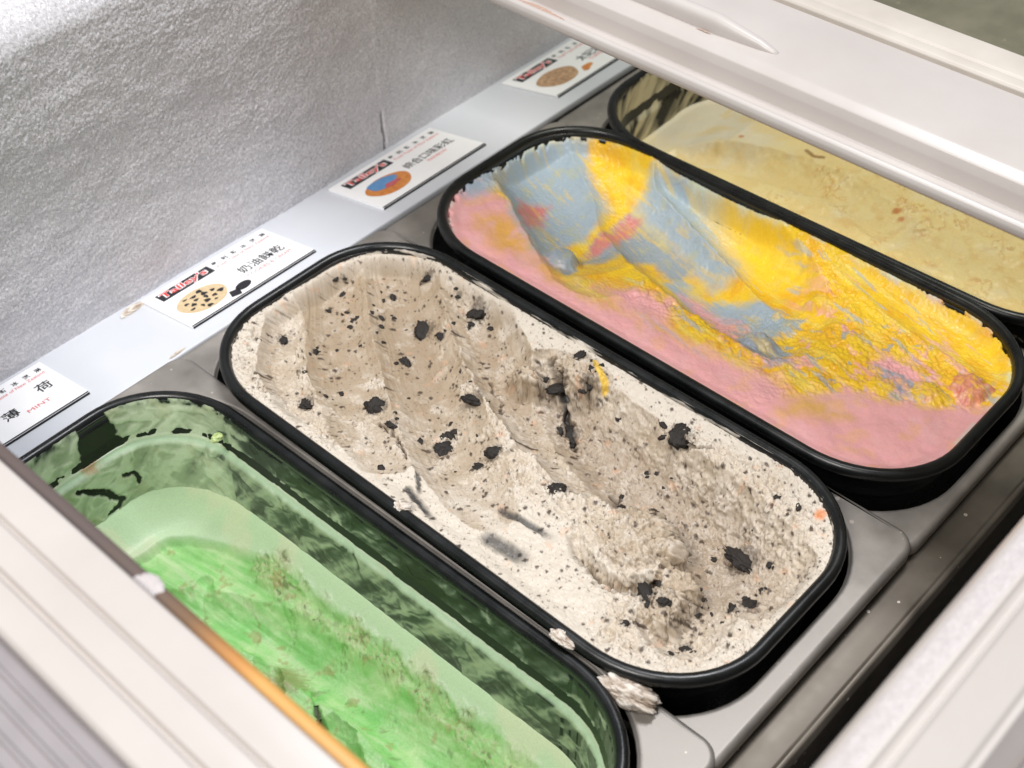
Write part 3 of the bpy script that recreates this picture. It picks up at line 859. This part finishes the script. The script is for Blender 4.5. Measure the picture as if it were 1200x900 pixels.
C = mixc(C, lin(214, 128, 66), 0.8 * sstep(3.6, 1.5, np.hypot(X + 21, Y + 34)) + 0.8 * sstep(2.6, 1.2, np.hypot(X + 1, Y - 96)) + 0.7 * sstep(2.6, 1.2, np.hypot(X + 26, Y + 40)))
C = mixc(C, lin(150, 104, 48), 0.8 * sstep(2.0, 0.8, path_dist(X, Y, [(4, 48), (0, 40), (2, 34)])[0] + fbm(X / 2, Y / 2, 2, 1)))
ice_v = surface('ice_cream', 'vanilla', X, Y, nx, ny, H, C, MAT['vanilla'], "pale vanilla ice cream with caramel flecks under the lid frame")

# ---- mint
X, Y, nx, ny = grid_mm(0.5)
edge = tub_sd(X, Y, 13.5)
ew = edge + 2.5 * fbm(X / 18, Y / 18, 3, 6)
band = 10 + 14 * sstep(75, 135, Y) + 3 * fbm(X / 25, Y / 25, 2, 9)              # width of the smooth pale collar
H = -59 - 19 * sstep(2, -20, edge) ** 0.7 - 3 * sstep(40, 150, Y)
inner = sstep(-band + 1.5, -band - 2.5, ew)
H = H - 6 * inner
smooth = np.ones_like(X)
for pts, hw, fl in (([(-10, 128), (14, 92), (28, 50), (34, -14), (30, -90), (20, -160)], 20, [-90, -94, -97, -97, -94, -90]), ([(-42, 110), (-34, 60), (-30, 0), (-34, -80)], 24, [-88, -92, -95, -90]),
                    ([(26, 104), (4, 84), (-20, 80)], 13, [-90, -97, -92]), ([(20, 40), (2, 24), (-16, 26)], 12, [-92, -98, -94]), ([(10, -20), (-4, -44), (-10, -80)], 14, [-94, -99, -92])):
    d, t = path_dist(X + 3 * fbm(X / 12, Y / 12, 3, hw), Y + 3 * fbm(X / 12, Y / 12, 3, hw + 5), pts)
    cut = np.interp(t, np.linspace(0, 1, len(fl)), fl) + 18 * (d / hw) ** 2.0
    H = np.minimum(H, cut)
rd, rt = path_dist(X + 4 * fbm(X / 10, Y / 10, 3, 5), Y, [(50, 86), (52, 36), (53, -15), (52, -63), (48, -115), (42, -165)])
ridge = sstep(8.5, 2.0, rd + 5 * fbm(X / 10, Y / 10, 3, 3)) * np.clip(0.75 + 1.3 * fbm(X / 15, Y / 15, 2, 83), 0.15, 1)
H = H + 4.5 * ridge + 4.0 * sstep(11, 3, np.hypot(X - 54, Y - 72) + 4 * fbm(X / 6, Y / 6, 3, 87))
ridge = np.maximum(ridge, sstep(11, 4, np.hypot(X - 54, Y - 72) + 4 * fbm(X / 6, Y / 6, 3, 87)))
U, W = X + 0.7 * H, Y - 0.6 * H
fine = fbm(U / 2.2, W / 2.2, 4, 221)
f1, f2, idw = worley(U / 3.0 + 0.5 * perlin(U / 4, W / 4, 2), W / 3.0 + 0.5 * perlin(U / 4, W / 4, 7), 33)
crumb = 0.9 * (0.5 - f1) + 3.0 * fbm(U / 7, W / 7, 5, 28, 0.58) + 0.6 * fine
hd, ht = path_dist(X, Y, [(22, 8), (12, -4), (4, -22), (0, -40)])
rough_zone = np.clip(ridge + 0.5 * inner * sstep(0.08, 0.35, fbm(X / 17, Y / 17, 3, 64)) * sstep(90, 40, Y), 0, 1)
D = 0.8 * crumb * rough_zone + 0.9 * fbm((X + 0.12 * Y) / 5.0, Y / 40, 3, 61) * inner + 0.8 * crumb * np.exp(-((ew + band) / 2.5) ** 2) * sstep(120, 60, Y) + 0.35 * fbm(U / 1.7, W / 2.4, 3, 31) * inner * sstep(70, 30, Y) + 0.05 * fine - 3.0 * sstep(3.0, 0.6, hd + 1.2 * fine)
C = np.tile(lin(182, 236, 156), (len(X), 1))
C = mixc(C, lin(220, 250, 184), np.clip(0.25 + 1.4 * fbm(X / 20, Y / 20, 3, 4), 0, 1))
C = mixc(C, lin(158, 228, 134), np.clip(0.1 + 1.6 * fbm(X / 16, Y / 16, 3, 14), 0, 0.95))
sweep = fbm((X + 0.12 * Y) / 6, Y / 46, 4, 91)
C = mixc(C, lin(226, 246, 196), 0.55 * sstep(0.02, 0.35, sweep))
C = mixc(C, lin(142, 216, 118), 0.55 * sstep(0.02, 0.35, -sweep))
C = mixc(C, lin(220, 244, 204), 1 - inner)
C = mixc(C, lin(236, 244, 206), 0.8 * (1 - inner) * sstep(0.0, 0.3, fbm(X / 30, Y / 30, 2, 17)))
C = mixc(C, lin(204, 210, 158), np.clip(ridge * (0.5 + 1.2 * fine), 0, 0.9))
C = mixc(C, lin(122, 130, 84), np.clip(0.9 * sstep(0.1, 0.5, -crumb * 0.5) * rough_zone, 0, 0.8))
C = mixc(C, lin(188, 166, 112), 0.55 * sstep(0.24, 0.44, fbm(X / 13, Y / 13, 4, 44)) * inner)
for pts, w in (([(2, 122), (20, 104), (34, 72), (44, 60)], 1.6), ([(20, 100), (6, 72), (-12, 66)], 1.2), ([(36, 74), (26, 58), (8, 54)], 1.1)):
    bd_, bt_ = path_dist(X + 3 * fbm(X / 9, Y / 9, 3, 24), Y + 3 * fbm(X / 9, Y / 9, 3, 27), pts)
    C = mixc(C, lin(150, 112, 76), 0.42 * sstep(w, 0.1, bd_ + 2.2 * fine) * np.clip(0.4 + 2 * fbm(X / 8, Y / 8, 2, 93), 0, 1))
C = mixc(C, lin(172, 116, 70), 0.75 * sstep(6, 2, np.hypot(X - 4, Y - 118) + 4 * fine))
C = mixc(C, lin(56, 42, 28), 0.9 * sstep(2.2, 0.6, hd + 1.4 * fine) * sstep(0.15, 0.3, ht))
C = mixc(C, lin(150, 100, 56), 0.7 * sstep(5, 1.5, np.hypot((X - 2) * 1.4, Y + 40) + 2 * fine))
C = mixc(C, lin(168, 160, 110), 0.75 * sstep(17, 6, np.hypot(X - 14, Y - 24) + 6 * fine))
XX, YY, HH = displace(X, Y, H, D, nx, ny, 0.5)
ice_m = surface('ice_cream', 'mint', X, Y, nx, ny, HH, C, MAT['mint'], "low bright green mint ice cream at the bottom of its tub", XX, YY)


# ---- residue films on tub walls: a thin skin that rises out of the wall where it is stuck
def film(key, parent, mat, depth, thick_fn, col_fn, ztop=-1.5, res=0.75, bare_at=9.0):
    ring0 = np.array(rrect(HX * 1e3, HY * 1e3, RX * 1e3, RY * 1e3, 40))
    nxt = np.roll(ring0, -1, 0)
    L = np.hypot(*(nxt - ring0).T); S = np.concatenate([[0], np.cumsum(L)])
    n = int(S[-1] / res)
    s = np.linspace(0, S[-1], n, endpoint=False)
    cl = np.vstack([ring0, ring0[:1]])
    px, py = np.interp(s, S, cl[:, 0]), np.interp(s, S, cl[:, 1])
    tx = np.roll(px, -1) - np.roll(px, 1); ty = np.roll(py, -1) - np.roll(py, 1)
    ln = np.hypot(tx, ty); nxn, nyn = -ty / ln, tx / ln   # inward
    zs = np.arange(ztop, -depth, -res)
    Sg, Zg = np.meshgrid(s, zs)
    PX, Z_ = np.meshgrid(px, zs); PY, _ = np.meshgrid(py, zs)
    NX, _ = np.meshgrid(nxn, zs); NY, _ = np.meshgrid(nyn, zs)
    th = thick_fn(Sg, Zg, PX, PY)                       # mm, negative = none
    tg = np.where(th > bare_at, np.maximum(th, 0.05), th)
    off = inset(Zg) + np.clip(tg, -1.0, 2.5)
    lift = np.clip(tg, -0.5, 1.2) * sstep(-24, -27, Zg) * sstep(-34, -31, Zg)
    V = np.stack([PX + NX * off, PY + NY * off, Zg + lift], -1).reshape(-1, 3) / 1e3
    C = col_fn(Sg.ravel(), Zg.ravel(), th.ravel(), PX.ravel(), PY.ravel())
    m_, n_ = len(zs), n
    i = np.arange(m_ - 1)[:, None] * n_; k = np.arange(n_)[None]
    k2 = (k + 1) % n_
    F = np.stack([(i + k).ravel(), (i + n_ + k).ravel(), (i + n_ + k2).ravel(), (i + k2).ravel()], 1)
    keep = (tg.ravel()[F] > -0.12).any(1)
    F = F[keep]
    used = np.unique(F); mp = np.full(len(V), -1); mp[used] = np.arange(len(used))
    return link('wall_residue', np_mesh('wall_residue', V[used], mp[F], True, np.clip(C[used], 0, 1)), mat, parent)


def mint_th(S, Z, PX, PY):
    a1 = fbm(S / 40, Z / 26, 3, 5); a2 = fbm(S / 36, Z / 24, 3, 8)
    wS = S + 34 * a1 + 0.5 * Z; wZ = Z + 22 * a2
    b1 = fbm(wS / 22, wZ / 14, 3, 51); b2 = fbm(wS / 22, wZ / 14, 3, 54)
    swirl = fbm(wS / 36 + 0.9 * b1, wZ / 17 + 0.9 * b2, 3, 3)
    streak = fbm((S + 0.9 * Z) / 13, (Z - 0.5 * S) / 70, 3, 6)
    right = sstep(30, 60, PX) * sstep(135, 95, PY)            # the long wall nearer the cookie tub is mostly bare
    cov = 0.50 + 0.80 * swirl + 0.55 * streak - 0.40 * right + 0.22 * sstep(120, 150, PY)
    cov += (0.75 + 0.3 * right) * np.exp(-((Z + 28.5) / 1.9) ** 2) * (0.95 + 0.3 * fbm(S / 30, Z / 9, 2, 81))
    cov -= 0.9 * sstep(-9, -3, Z) * (0.6 + 0.8 * fbm(S / 6, Z / 5, 3, 15))
    cov -= 0.25 * right * sstep(-24, -12, Z)
    bare = np.abs(PX - 24) / 11 + np.where(PY < 150, 9, 0)
    cov -= 2.4 * sstep(1.2, 0.8, bare + 0.3 * fbm(S / 5, Z / 5, 3, 18) + 0.02 * (Z + 14)) * sstep(-27, -25, Z)
    far = PY > 140
    for (pts, w) in (([(2, -36), (16, -48), (24, -60)], 2.6), ([(24, -60), (14, -64), (8, -74)], 2.4), ([(-24, -64), (-14, -56), (-4, -60), (0, -72)], 2.2), ([(30, -44), (38, -46), (40, -54)], 2.0)):
        d, t = path_dist(PX + 2 * fbm(S / 7, Z / 7, 3, 20), Z + 2 * fbm(S / 7, Z / 7, 3, 22), pts)
        cov -= np.where(far, 1.6 * sstep(w, w * 0.35, d + 0.8 * fbm(S / 2.5, Z / 2.5, 3, 9)), 0)
    return 0.9 * np.clip(cov, -0.8, 1.0) + 0.05 * fbm(S / 1.8, Z / 1.8, 3, 12)


def mint_col(S, Z, th, PX, PY):
    C = np.tile(lin(14, 17, 16), (len(S), 1))
    C = mixc(C, lin(84, 95, 82), sstep(-0.30, 0.22, th))
    C = mixc(C, lin(172, 184, 156), sstep(-0.02, 0.42, th))
    C = mixc(C, lin(216, 226, 200), sstep(0.4, 0.95, th))
    C = mixc(C, lin(176, 172, 126), 0.25 * sstep(0.1, 0.4, fbm(S / 18, Z / 18, 3, 25)) * sstep(0.0, 0.4, th))
    C = mixc(C, lin(170, 204, 168), 0.7 * np.exp(-((Z + 29.0) / 1.7) ** 2) * sstep(-0.05, 0.3, th))
    C = mixc(C, lin(176, 128, 84), 0.8 * sstep(8, 2, np.hypot(PX - 14, Z + 26) + np.where(PY < 150, 60, 0) + 3 * fbm(S / 4, Z / 4, 3, 2)))
    return C


film('mint', ice_m, MAT['film'], 84, mint_th, mint_col, bare_at=-0.55)


def van_th(S, Z, PX, PY):
    streak = fbm((S * 0.8 + 0.9 * Z) / 12, (Z - 0.7 * S) / 60, 4, 36)
    cov = 0.22 + 1.0 * streak - 0.7 * sstep(-6, -2, Z) * (0.5 + fbm(S / 6, Z / 5, 3, 15))
    return 0.8 * np.clip(cov, -0.8, 1.0)


def van_col(S, Z, th, PX, PY):
    C = np.tile(lin(96, 92, 76), (len(S), 1))
    C = mixc(C, lin(206, 198, 170), sstep(0.0, 0.4, th))
    return mixc(C, lin(226, 218, 190), sstep(0.4, 0.8, th))


film('vanilla', ice_v, MAT['vanilla'], 58, van_th, van_col, res=0.9)


def cookie_th(S, Z, PX, PY):
    right = sstep(40, 66, PX)
    streak = fbm(S / 26, Z / 3.2, 4, 46)
    return 0.5 * np.clip(-0.22 + 0.28 * right + 0.9 * streak, -0.6, 0.6)


film('cookie', ice_c, MAT['cream'], 12, cookie_th, lambda S, Z, th, PX, PY: mixc(np.tile(lin(120, 116, 108), (len(S), 1)), lin(232, 224, 212), sstep(0.0, 0.25, th)), ztop=-1.2, res=0.7)

# rough mint scraps stuck to the tub wall
for i, (px, py, pz, r) in enumerate([(66, 122, -13, 3.5), (-20, 164, -58, 7), (-29, 163, -63, 8), (-12, 164, -61, 5)]):
    me = chunk_mesh('mint_scrap', r * 0.85 / 1e3, 7 + i * 4, 0.5, 5, 0.7, (lin(140, 160, 92), lin(206, 222, 158)))
    link('mint_scrap', me, MAT['mint'], ice_m, (px / 1e3, py / 1e3, pz / 1e3))

# ------------------------------------------------------------------ spilled scraps of ice cream
CR = (lin(150, 128, 108), lin(234, 226, 216))


def scrap(label, loc, r, sc, rz, seed):
    me = chunk_mesh('ice_cream_scrap', r, seed, 0.5, 5, 0.5, CR)
    o = link('ice_cream_scrap', me, MAT['cream'])
    o.location = loc; o.scale = sc; o.rotation_euler = (0.1, 0.05, rz)
    tag(o, label, "scrap", "spilled scraps of ice cream")
    return o


scrap("large crumbly cream scrap with cookie bits wedged beside the mint tub's rounded corner", (-0.0790, -0.1450, -0.0095), 0.0080, (0.75, 2.0, 1.5), 0.3, 12)
scrap("long flat cream scrap lying on the mint tub's rim", (-0.0800, -0.1075, -0.0022), 0.0048, (0.65, 1.8, 0.9), 0.12, 31)
scrap("small pointed cream scrap hanging over the rim of the cookie tub", (-0.0750, 0.0030, -0.0002), 0.0036, (0.8, 1.4, 0.8), 0.5, 44)
scrap("tiny brownish scrap on the white board beside the cookies and cream card", (-0.0590, 0.2610, board_z(0.2610) + 0.001), 0.0036, (2.0, 0.9, 0.6), 0.1, 52)
scrap("tiny tan scrap at the edge of the white board by the mint tub", (-0.0720, 0.1950, board_z(0.1950) + 0.0004), 0.0018, (2.4, 0.8, 0.5), 0.1, 63)

# ------------------------------------------------------------------ flavour cards
CW, CH = 0.0956, 0.0566


def text_mesh(body, size, offset=0.0, shear=0.0, space=1.0, xs=1.0):
    cu = bpy.data.curves.new('lettering', 'FONT')
    cu.body = body; cu.size = size; cu.offset = offset; cu.shear = shear
    cu.space_character = space; cu.resolution_u = 3
    cu.align_x = 'CENTER'; cu.align_y = 'CENTER'
    o = bpy.data.objects.new('lettering', cu); COL.objects.link(o)
    bpy.context.view_layer.update()
    me = bpy.data.meshes.new_from_object(o.evaluated_get(bpy.context.evaluated_depsgraph_get()))
    bpy.data.objects.remove(o); bpy.data.curves.remove(cu)
    v = np.array([p.co[:] for p in me.vertices]).reshape(-1, 3)
    if len(v):
        mid = (v.max(0) + v.min(0)) / 2
        for p in me.vertices:
            p.co.x = (p.co.x - mid[0]) * xs; p.co.y = p.co.y - mid[1]; p.co.z = 0
    return me


def fit_text(body, w, h, **kw):
    """flat lettering that fills a box w x h"""
    me = text_mesh(body, 0.01, **kw)
    v = np.array([p.co[:] for p in me.vertices])
    sx, sy = w / np.ptp(v[:, 0]), h / np.ptp(v[:, 1])
    for p in me.vertices: p.co.x *= sx; p.co.y *= sy
    return me


def disc(rx, ry, z, n=32, wob=0.0, seed=0):
    pts = []
    for k in range(n):
        a = 2 * math.pi * k / n
        q = 1 + wob * math.sin(3 * a + seed) + wob * 0.6 * math.sin(5 * a + 2 * seed)
        pts.append((rx * q * math.cos(a), ry * q * math.sin(a), z))
    me = bpy.data.meshes.new('disc'); me.from_pydata(pts, [], [tuple(range(n))]); return me


def rect(x0, x1, y0, y1, z):
    me = bpy.data.meshes.new('rect'); me.from_pydata([(x0, y0, z), (x1, y0, z), (x1, y1, z), (x0, y1, z)], [], [(0, 1, 2, 3)]); return me


MAT['cookie_print'] = mat_mottled('printed_cookie', lin(206, 180, 140), lin(224, 202, 164), 400)
MAT['caramel_print'] = mat_mottled('printed_caramel', lin(150, 108, 80), lin(220, 184, 144), 260)
MAT['blue_print'] = mat_mottled('printed_blue', lin(86, 140, 196), lin(110, 160, 210), 300)
MAT['orange_print'] = mat_mottled('printed_orange', lin(206, 112, 50), lin(232, 160, 84), 260)
MAT['pink_print'] = mat_mottled('printed_pink', lin(206, 110, 120), lin(200, 90, 90), 300)
CARDS = [
    ('mint', (-0.2190, 0.2642), -0.002, "white flavour card reading mint beside the green ice cream", [("薄", .600, .60), ("荷", .872, .46)], "MINT", .755, .72),
    ('cookie', (-0.0512, 0.2630), -0.006, "white flavour card with a cookie picture reading cookies and cream", [("奶油餅乾", .740, .555)], "COOKIES & CREAM", .74, .72),
    ('rainbow', (0.1008, 0.2609), 0.000, "white flavour card with a blue and orange picture reading rainbow", [("綜合口味彩虹", .705, .50)], "RAINBOW", .72, .64),
    ('caramel', (0.2716, 0.2622), 0.004, "white flavour card with a brown toffee picture, partly under the lid frame", [("太妃漩渦", .730, .52)], "TOFFEE SWIRL", .76, .66),
]
for key, (cx, cy), rz, label, main, eng, eu, ev in CARDS:
    t = empty('flavour_card', (cx, cy, board_z(cy) + 0.0016))
    t.rotation_mode = 'XYZ'
    t.rotation_euler = (math.atan(BS), 0, rz)
    tag(t, label, "card", "flavour cards on the white board")
    up = lambda u, v, z=0.0: (u * CW, -v * CH, z)
    bevel(link('panel', box_mesh(0, CW, -CH, 0, -0.0019, 0.0), MAT['card'], t), 0.0002)
    Z1, Z2, Z3 = 0.00012, 0.00020, 0.00028
    link('edge_line', rect(0.004 * CW, 0.998 * CW, -0.998 * CH, -0.975 * CH, Z1), MAT['ink'], t)
    link('edge_line', box_mesh(0.004 * CW, 0.999 * CW, -CH - 0.0003, -CH - 0.0001, -0.0015, -0.0001), MAT['ink'], t)
    lp = link('logo_plate', rect(-0.2 * CW, 0.215 * CW, -0.092 * CH, 0.092 * CH, Z1), MAT['ink'], t, up(.275, .178))
    link('logo_outline', fit_text("Talley's", 0.37 * CW, 0.175 * CH, offset=0.0006, shear=0.1), MAT['card'], lp, (0.0, -0.002 * CH, Z2))
    link('logo_lettering', fit_text("Talley's", 0.35 * CW, 0.150 * CH, offset=0.0002, shear=0.1), MAT['red'], lp, (0, -0.002 * CH, Z3))
    for i, ch in enumerate("泰利斯冰淇淋"):
        link('lettering', fit_text(ch, 0.040 * CW, 0.080 * CH, offset=0.0002), MAT['ink'], t, up(.540 + .0805 * i, .128, Z1))
    link('lettering', fit_text("Fresh Taste of New Zealand", 0.43 * CW, 0.052 * CH), MAT['redpale'], t, up(.742, .222, Z1))
    for body, u, v in main:
        n = len(body)
        w = 0.088 * n if n > 1 else 0.10
        if n == 6: w = 0.46
        link('lettering', fit_text(body, w * CW, (0.175 if n < 6 else 0.16) * CH, offset=0.00010), MAT['ink'], t, up(u, v, Z1))
    link('lettering', fit_text(eng, min(.026 * len(eng), .36) * CW + (0.05 * CW if len(eng) < 6 else 0), 0.062 * CH), MAT['redpale'], t, up(eu, ev, Z1))
    if key == 'cookie':
        o = link('picture', disc(.175 * CW, .245 * CH, Z1, wob=.015), MAT['cookie_print'], t, up(.235, .625))
        for i in range(16):
            a, rr_ = i * 2.4, math.sqrt((i + .6) / 16.5) * .9
            link('picture_chip', disc(.016 * CW * random.uniform(.6, 1.5), .028 * CH * random.uniform(.6, 1.5), Z2, 9, .2, i), MAT['ink'], o, (.16 * CW * rr_ * math.cos(a), .22 * CH * rr_ * math.sin(a), 0))
        o = link('picture', disc(.062 * CW, .075 * CH, Z3, 20), MAT['ink'], t, up(.475, .83)); o.rotation_euler = (0, 0, .25)
        o = link('picture', rect(-.035 * CW, .035 * CW, -.07 * CH, .06 * CH, Z3), MAT['ink'], t, up(.392, .875)); o.rotation_euler = (0, 0, -.35)
    elif key == 'rainbow':
        o = link('picture', disc(.185 * CW, .225 * CH, Z1, wob=.02), MAT['orange_print'], t, up(.255, .62))
        link('picture_swirl', disc(.12 * CW, .13 * CH, Z2, 24, .08, 1), MAT['blue_print'], o, (-.015 * CW, .085 * CH, 0))
        link('picture_swirl', disc(.07 * CW, .05 * CH, Z3, 24, .12, 2), MAT['pink_print'], o, (.02 * CW, -.03 * CH, 0))
    elif key == 'caramel':
        o = link('picture', disc(.185 * CW, .235 * CH, Z1, wob=.03), MAT['caramel_print'], t, up(.26, .61))
        o = link('picture', disc(.07 * CW, .06 * CH, Z2, 20, .15, 3), MAT['orange_print'], t, up(.49, .78)); o.rotation_euler = (0, 0, .4)
    else:
        o = link('picture', disc(.185 * CW, .235 * CH, Z1, wob=.03), MAT['card'], t, up(.26, .61))

# ------------------------------------------------------------------ sliding lids
lid = tag(empty('sliding_lid', (0, 0, 0)), "grooved white lid frame with a brown seal that has a painted orange reflection, above the mint tub", "lid", "sliding lids")
pf = [(-0.2425, 0.1475), (-0.2425, 0.1640), (-0.2435, 0.1655), (-0.2565, 0.1655), (-0.2572, 0.1632), (-0.2583, 0.1632), (-0.2590, 0.1655),
      (-0.2690, 0.1655), (-0.2697, 0.1630), (-0.2713, 0.1630), (-0.2720, 0.1655), (-0.2820, 0.1655), (-0.2835, 0.1640), (-0.2835, 0.1475)]
bevel(link('frame', extrude(pf, 'y', -0.305, 0.300), MAT['white'], lid), 0.0004, 2, 15)
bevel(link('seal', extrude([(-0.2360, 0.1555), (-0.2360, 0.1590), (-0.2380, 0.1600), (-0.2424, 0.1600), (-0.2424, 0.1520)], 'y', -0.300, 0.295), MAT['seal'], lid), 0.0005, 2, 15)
rb = [(-0.2836, 0.1520)]
xq = -0.2836
rb.append((xq, 0.1605))
for k in range(9):
    a = -0.2890 - 0.0064 * k
    rb += [(a, 0.1605), (a - 0.0006, 0.1618), (a - 0.0018, 0.1618), (a - 0.0024, 0.1605)]
rb += [(-0.350, 0.1605), (-0.350, 0.1520)]
bevel(link('ribbed_panel', extrude(rb, 'y', -0.303, 0.298), MAT['grey'], lid), 0.0003, 2, 15)
me = chunk_mesh('frost_patch', 0.0052, 21, 0.3, 4, 0.5)
o = link('frost_patch', me, MAT['snow'], lid, (-0.2400, -0.0670, 0.1598)); o.scale = (0.6, 1.7, 0.3)

lid2 = tag(empty('sliding_lid', (0, 0, 0)), "wide white lid frame with a grip bar and fogged olive glass, over the vanilla tub", "lid", "sliding lids")
pf = [(0.1230, 0.1470), (0.1216, 0.1490), (0.1212, 0.1515), (0.1222, 0.1538), (0.1242, 0.1545), (0.1258, 0.1536), (0.1264, 0.1500), (0.1268, 0.1470), (0.1392, 0.1470), (0.1404, 0.1545), (0.1422, 0.1590),
      (0.1475, 0.1610), (0.1500, 0.1612), (0.1985, 0.1622), (0.1992, 0.1600), (0.2005, 0.1600), (0.2010, 0.1440), (0.1300, 0.1440)]
bevel(link('frame', extrude(pf, 'y', -0.305, 0.300), MAT['white'], lid2), 0.0006, 2, 12)
bevel(link('glass_trim', extrude([(0.2012, 0.1500), (0.2012, 0.1625), (0.2025, 0.1638), (0.2085, 0.1642), (0.2092, 0.1632), (0.2105, 0.1642), (0.2270, 0.1646), (0.2285, 0.1625), (0.2285, 0.1500)], 'y', -0.304, 0.299), MAT['beige'], lid2), 0.0005, 2, 15)
link('glass', box_mesh(0.2287, 0.78, -0.300, 0.296, 0.1560, 0.1600), MAT['glass'], lid2)
# grip bar: half round bar that ramps down into the frame
rings = []
for y, s in ((-0.0370, 0.02), (-0.0340, 0.2), (-0.0260, 0.5), (-0.0080, 0.85), (0.0000, 1.0), (0.0800, 1.0), (0.0900, 0.6), (0.0940, 0.05)):
    rings.append([(0.1585 + 0.0050 * math.copysign(abs(math.cos(a)) ** 0.7, math.cos(a)) * (0.25 + 0.75 * s), y, 0.1608 + 0.0085 * s * math.sin(a) ** 0.8) for a in [math.pi * min(k / 14, 0.99999) for k in range(15)]] + [(0.1585 - 0.0050 * (0.25 + 0.75 * s), y, 0.158), (0.1585 + 0.0050 * (0.25 + 0.75 * s), y, 0.158)])
link('grip_bar', loft(rings, cap_first=True, cap_last=True), MAT['white'], lid2)

# rust spots where water stands in the lid's channel and beside the grip
MAT['rust'] = mat_mottled('rust', lin(160, 126, 108), lin(186, 164, 152), 500, (0.6, 0.8))
o = link('rust_stain', disc(0.0022, 0.016, 0.0, 28, 0.12, 1), MAT['rust'], lid2, (0.1345, 0.098, 0.14725))
o = link('rust_stain', disc(0.0006, 0.004, 0.0, 24, 0.2, 2), MAT['rust'], lid2, (0.1522, 0.004, 0.16165))
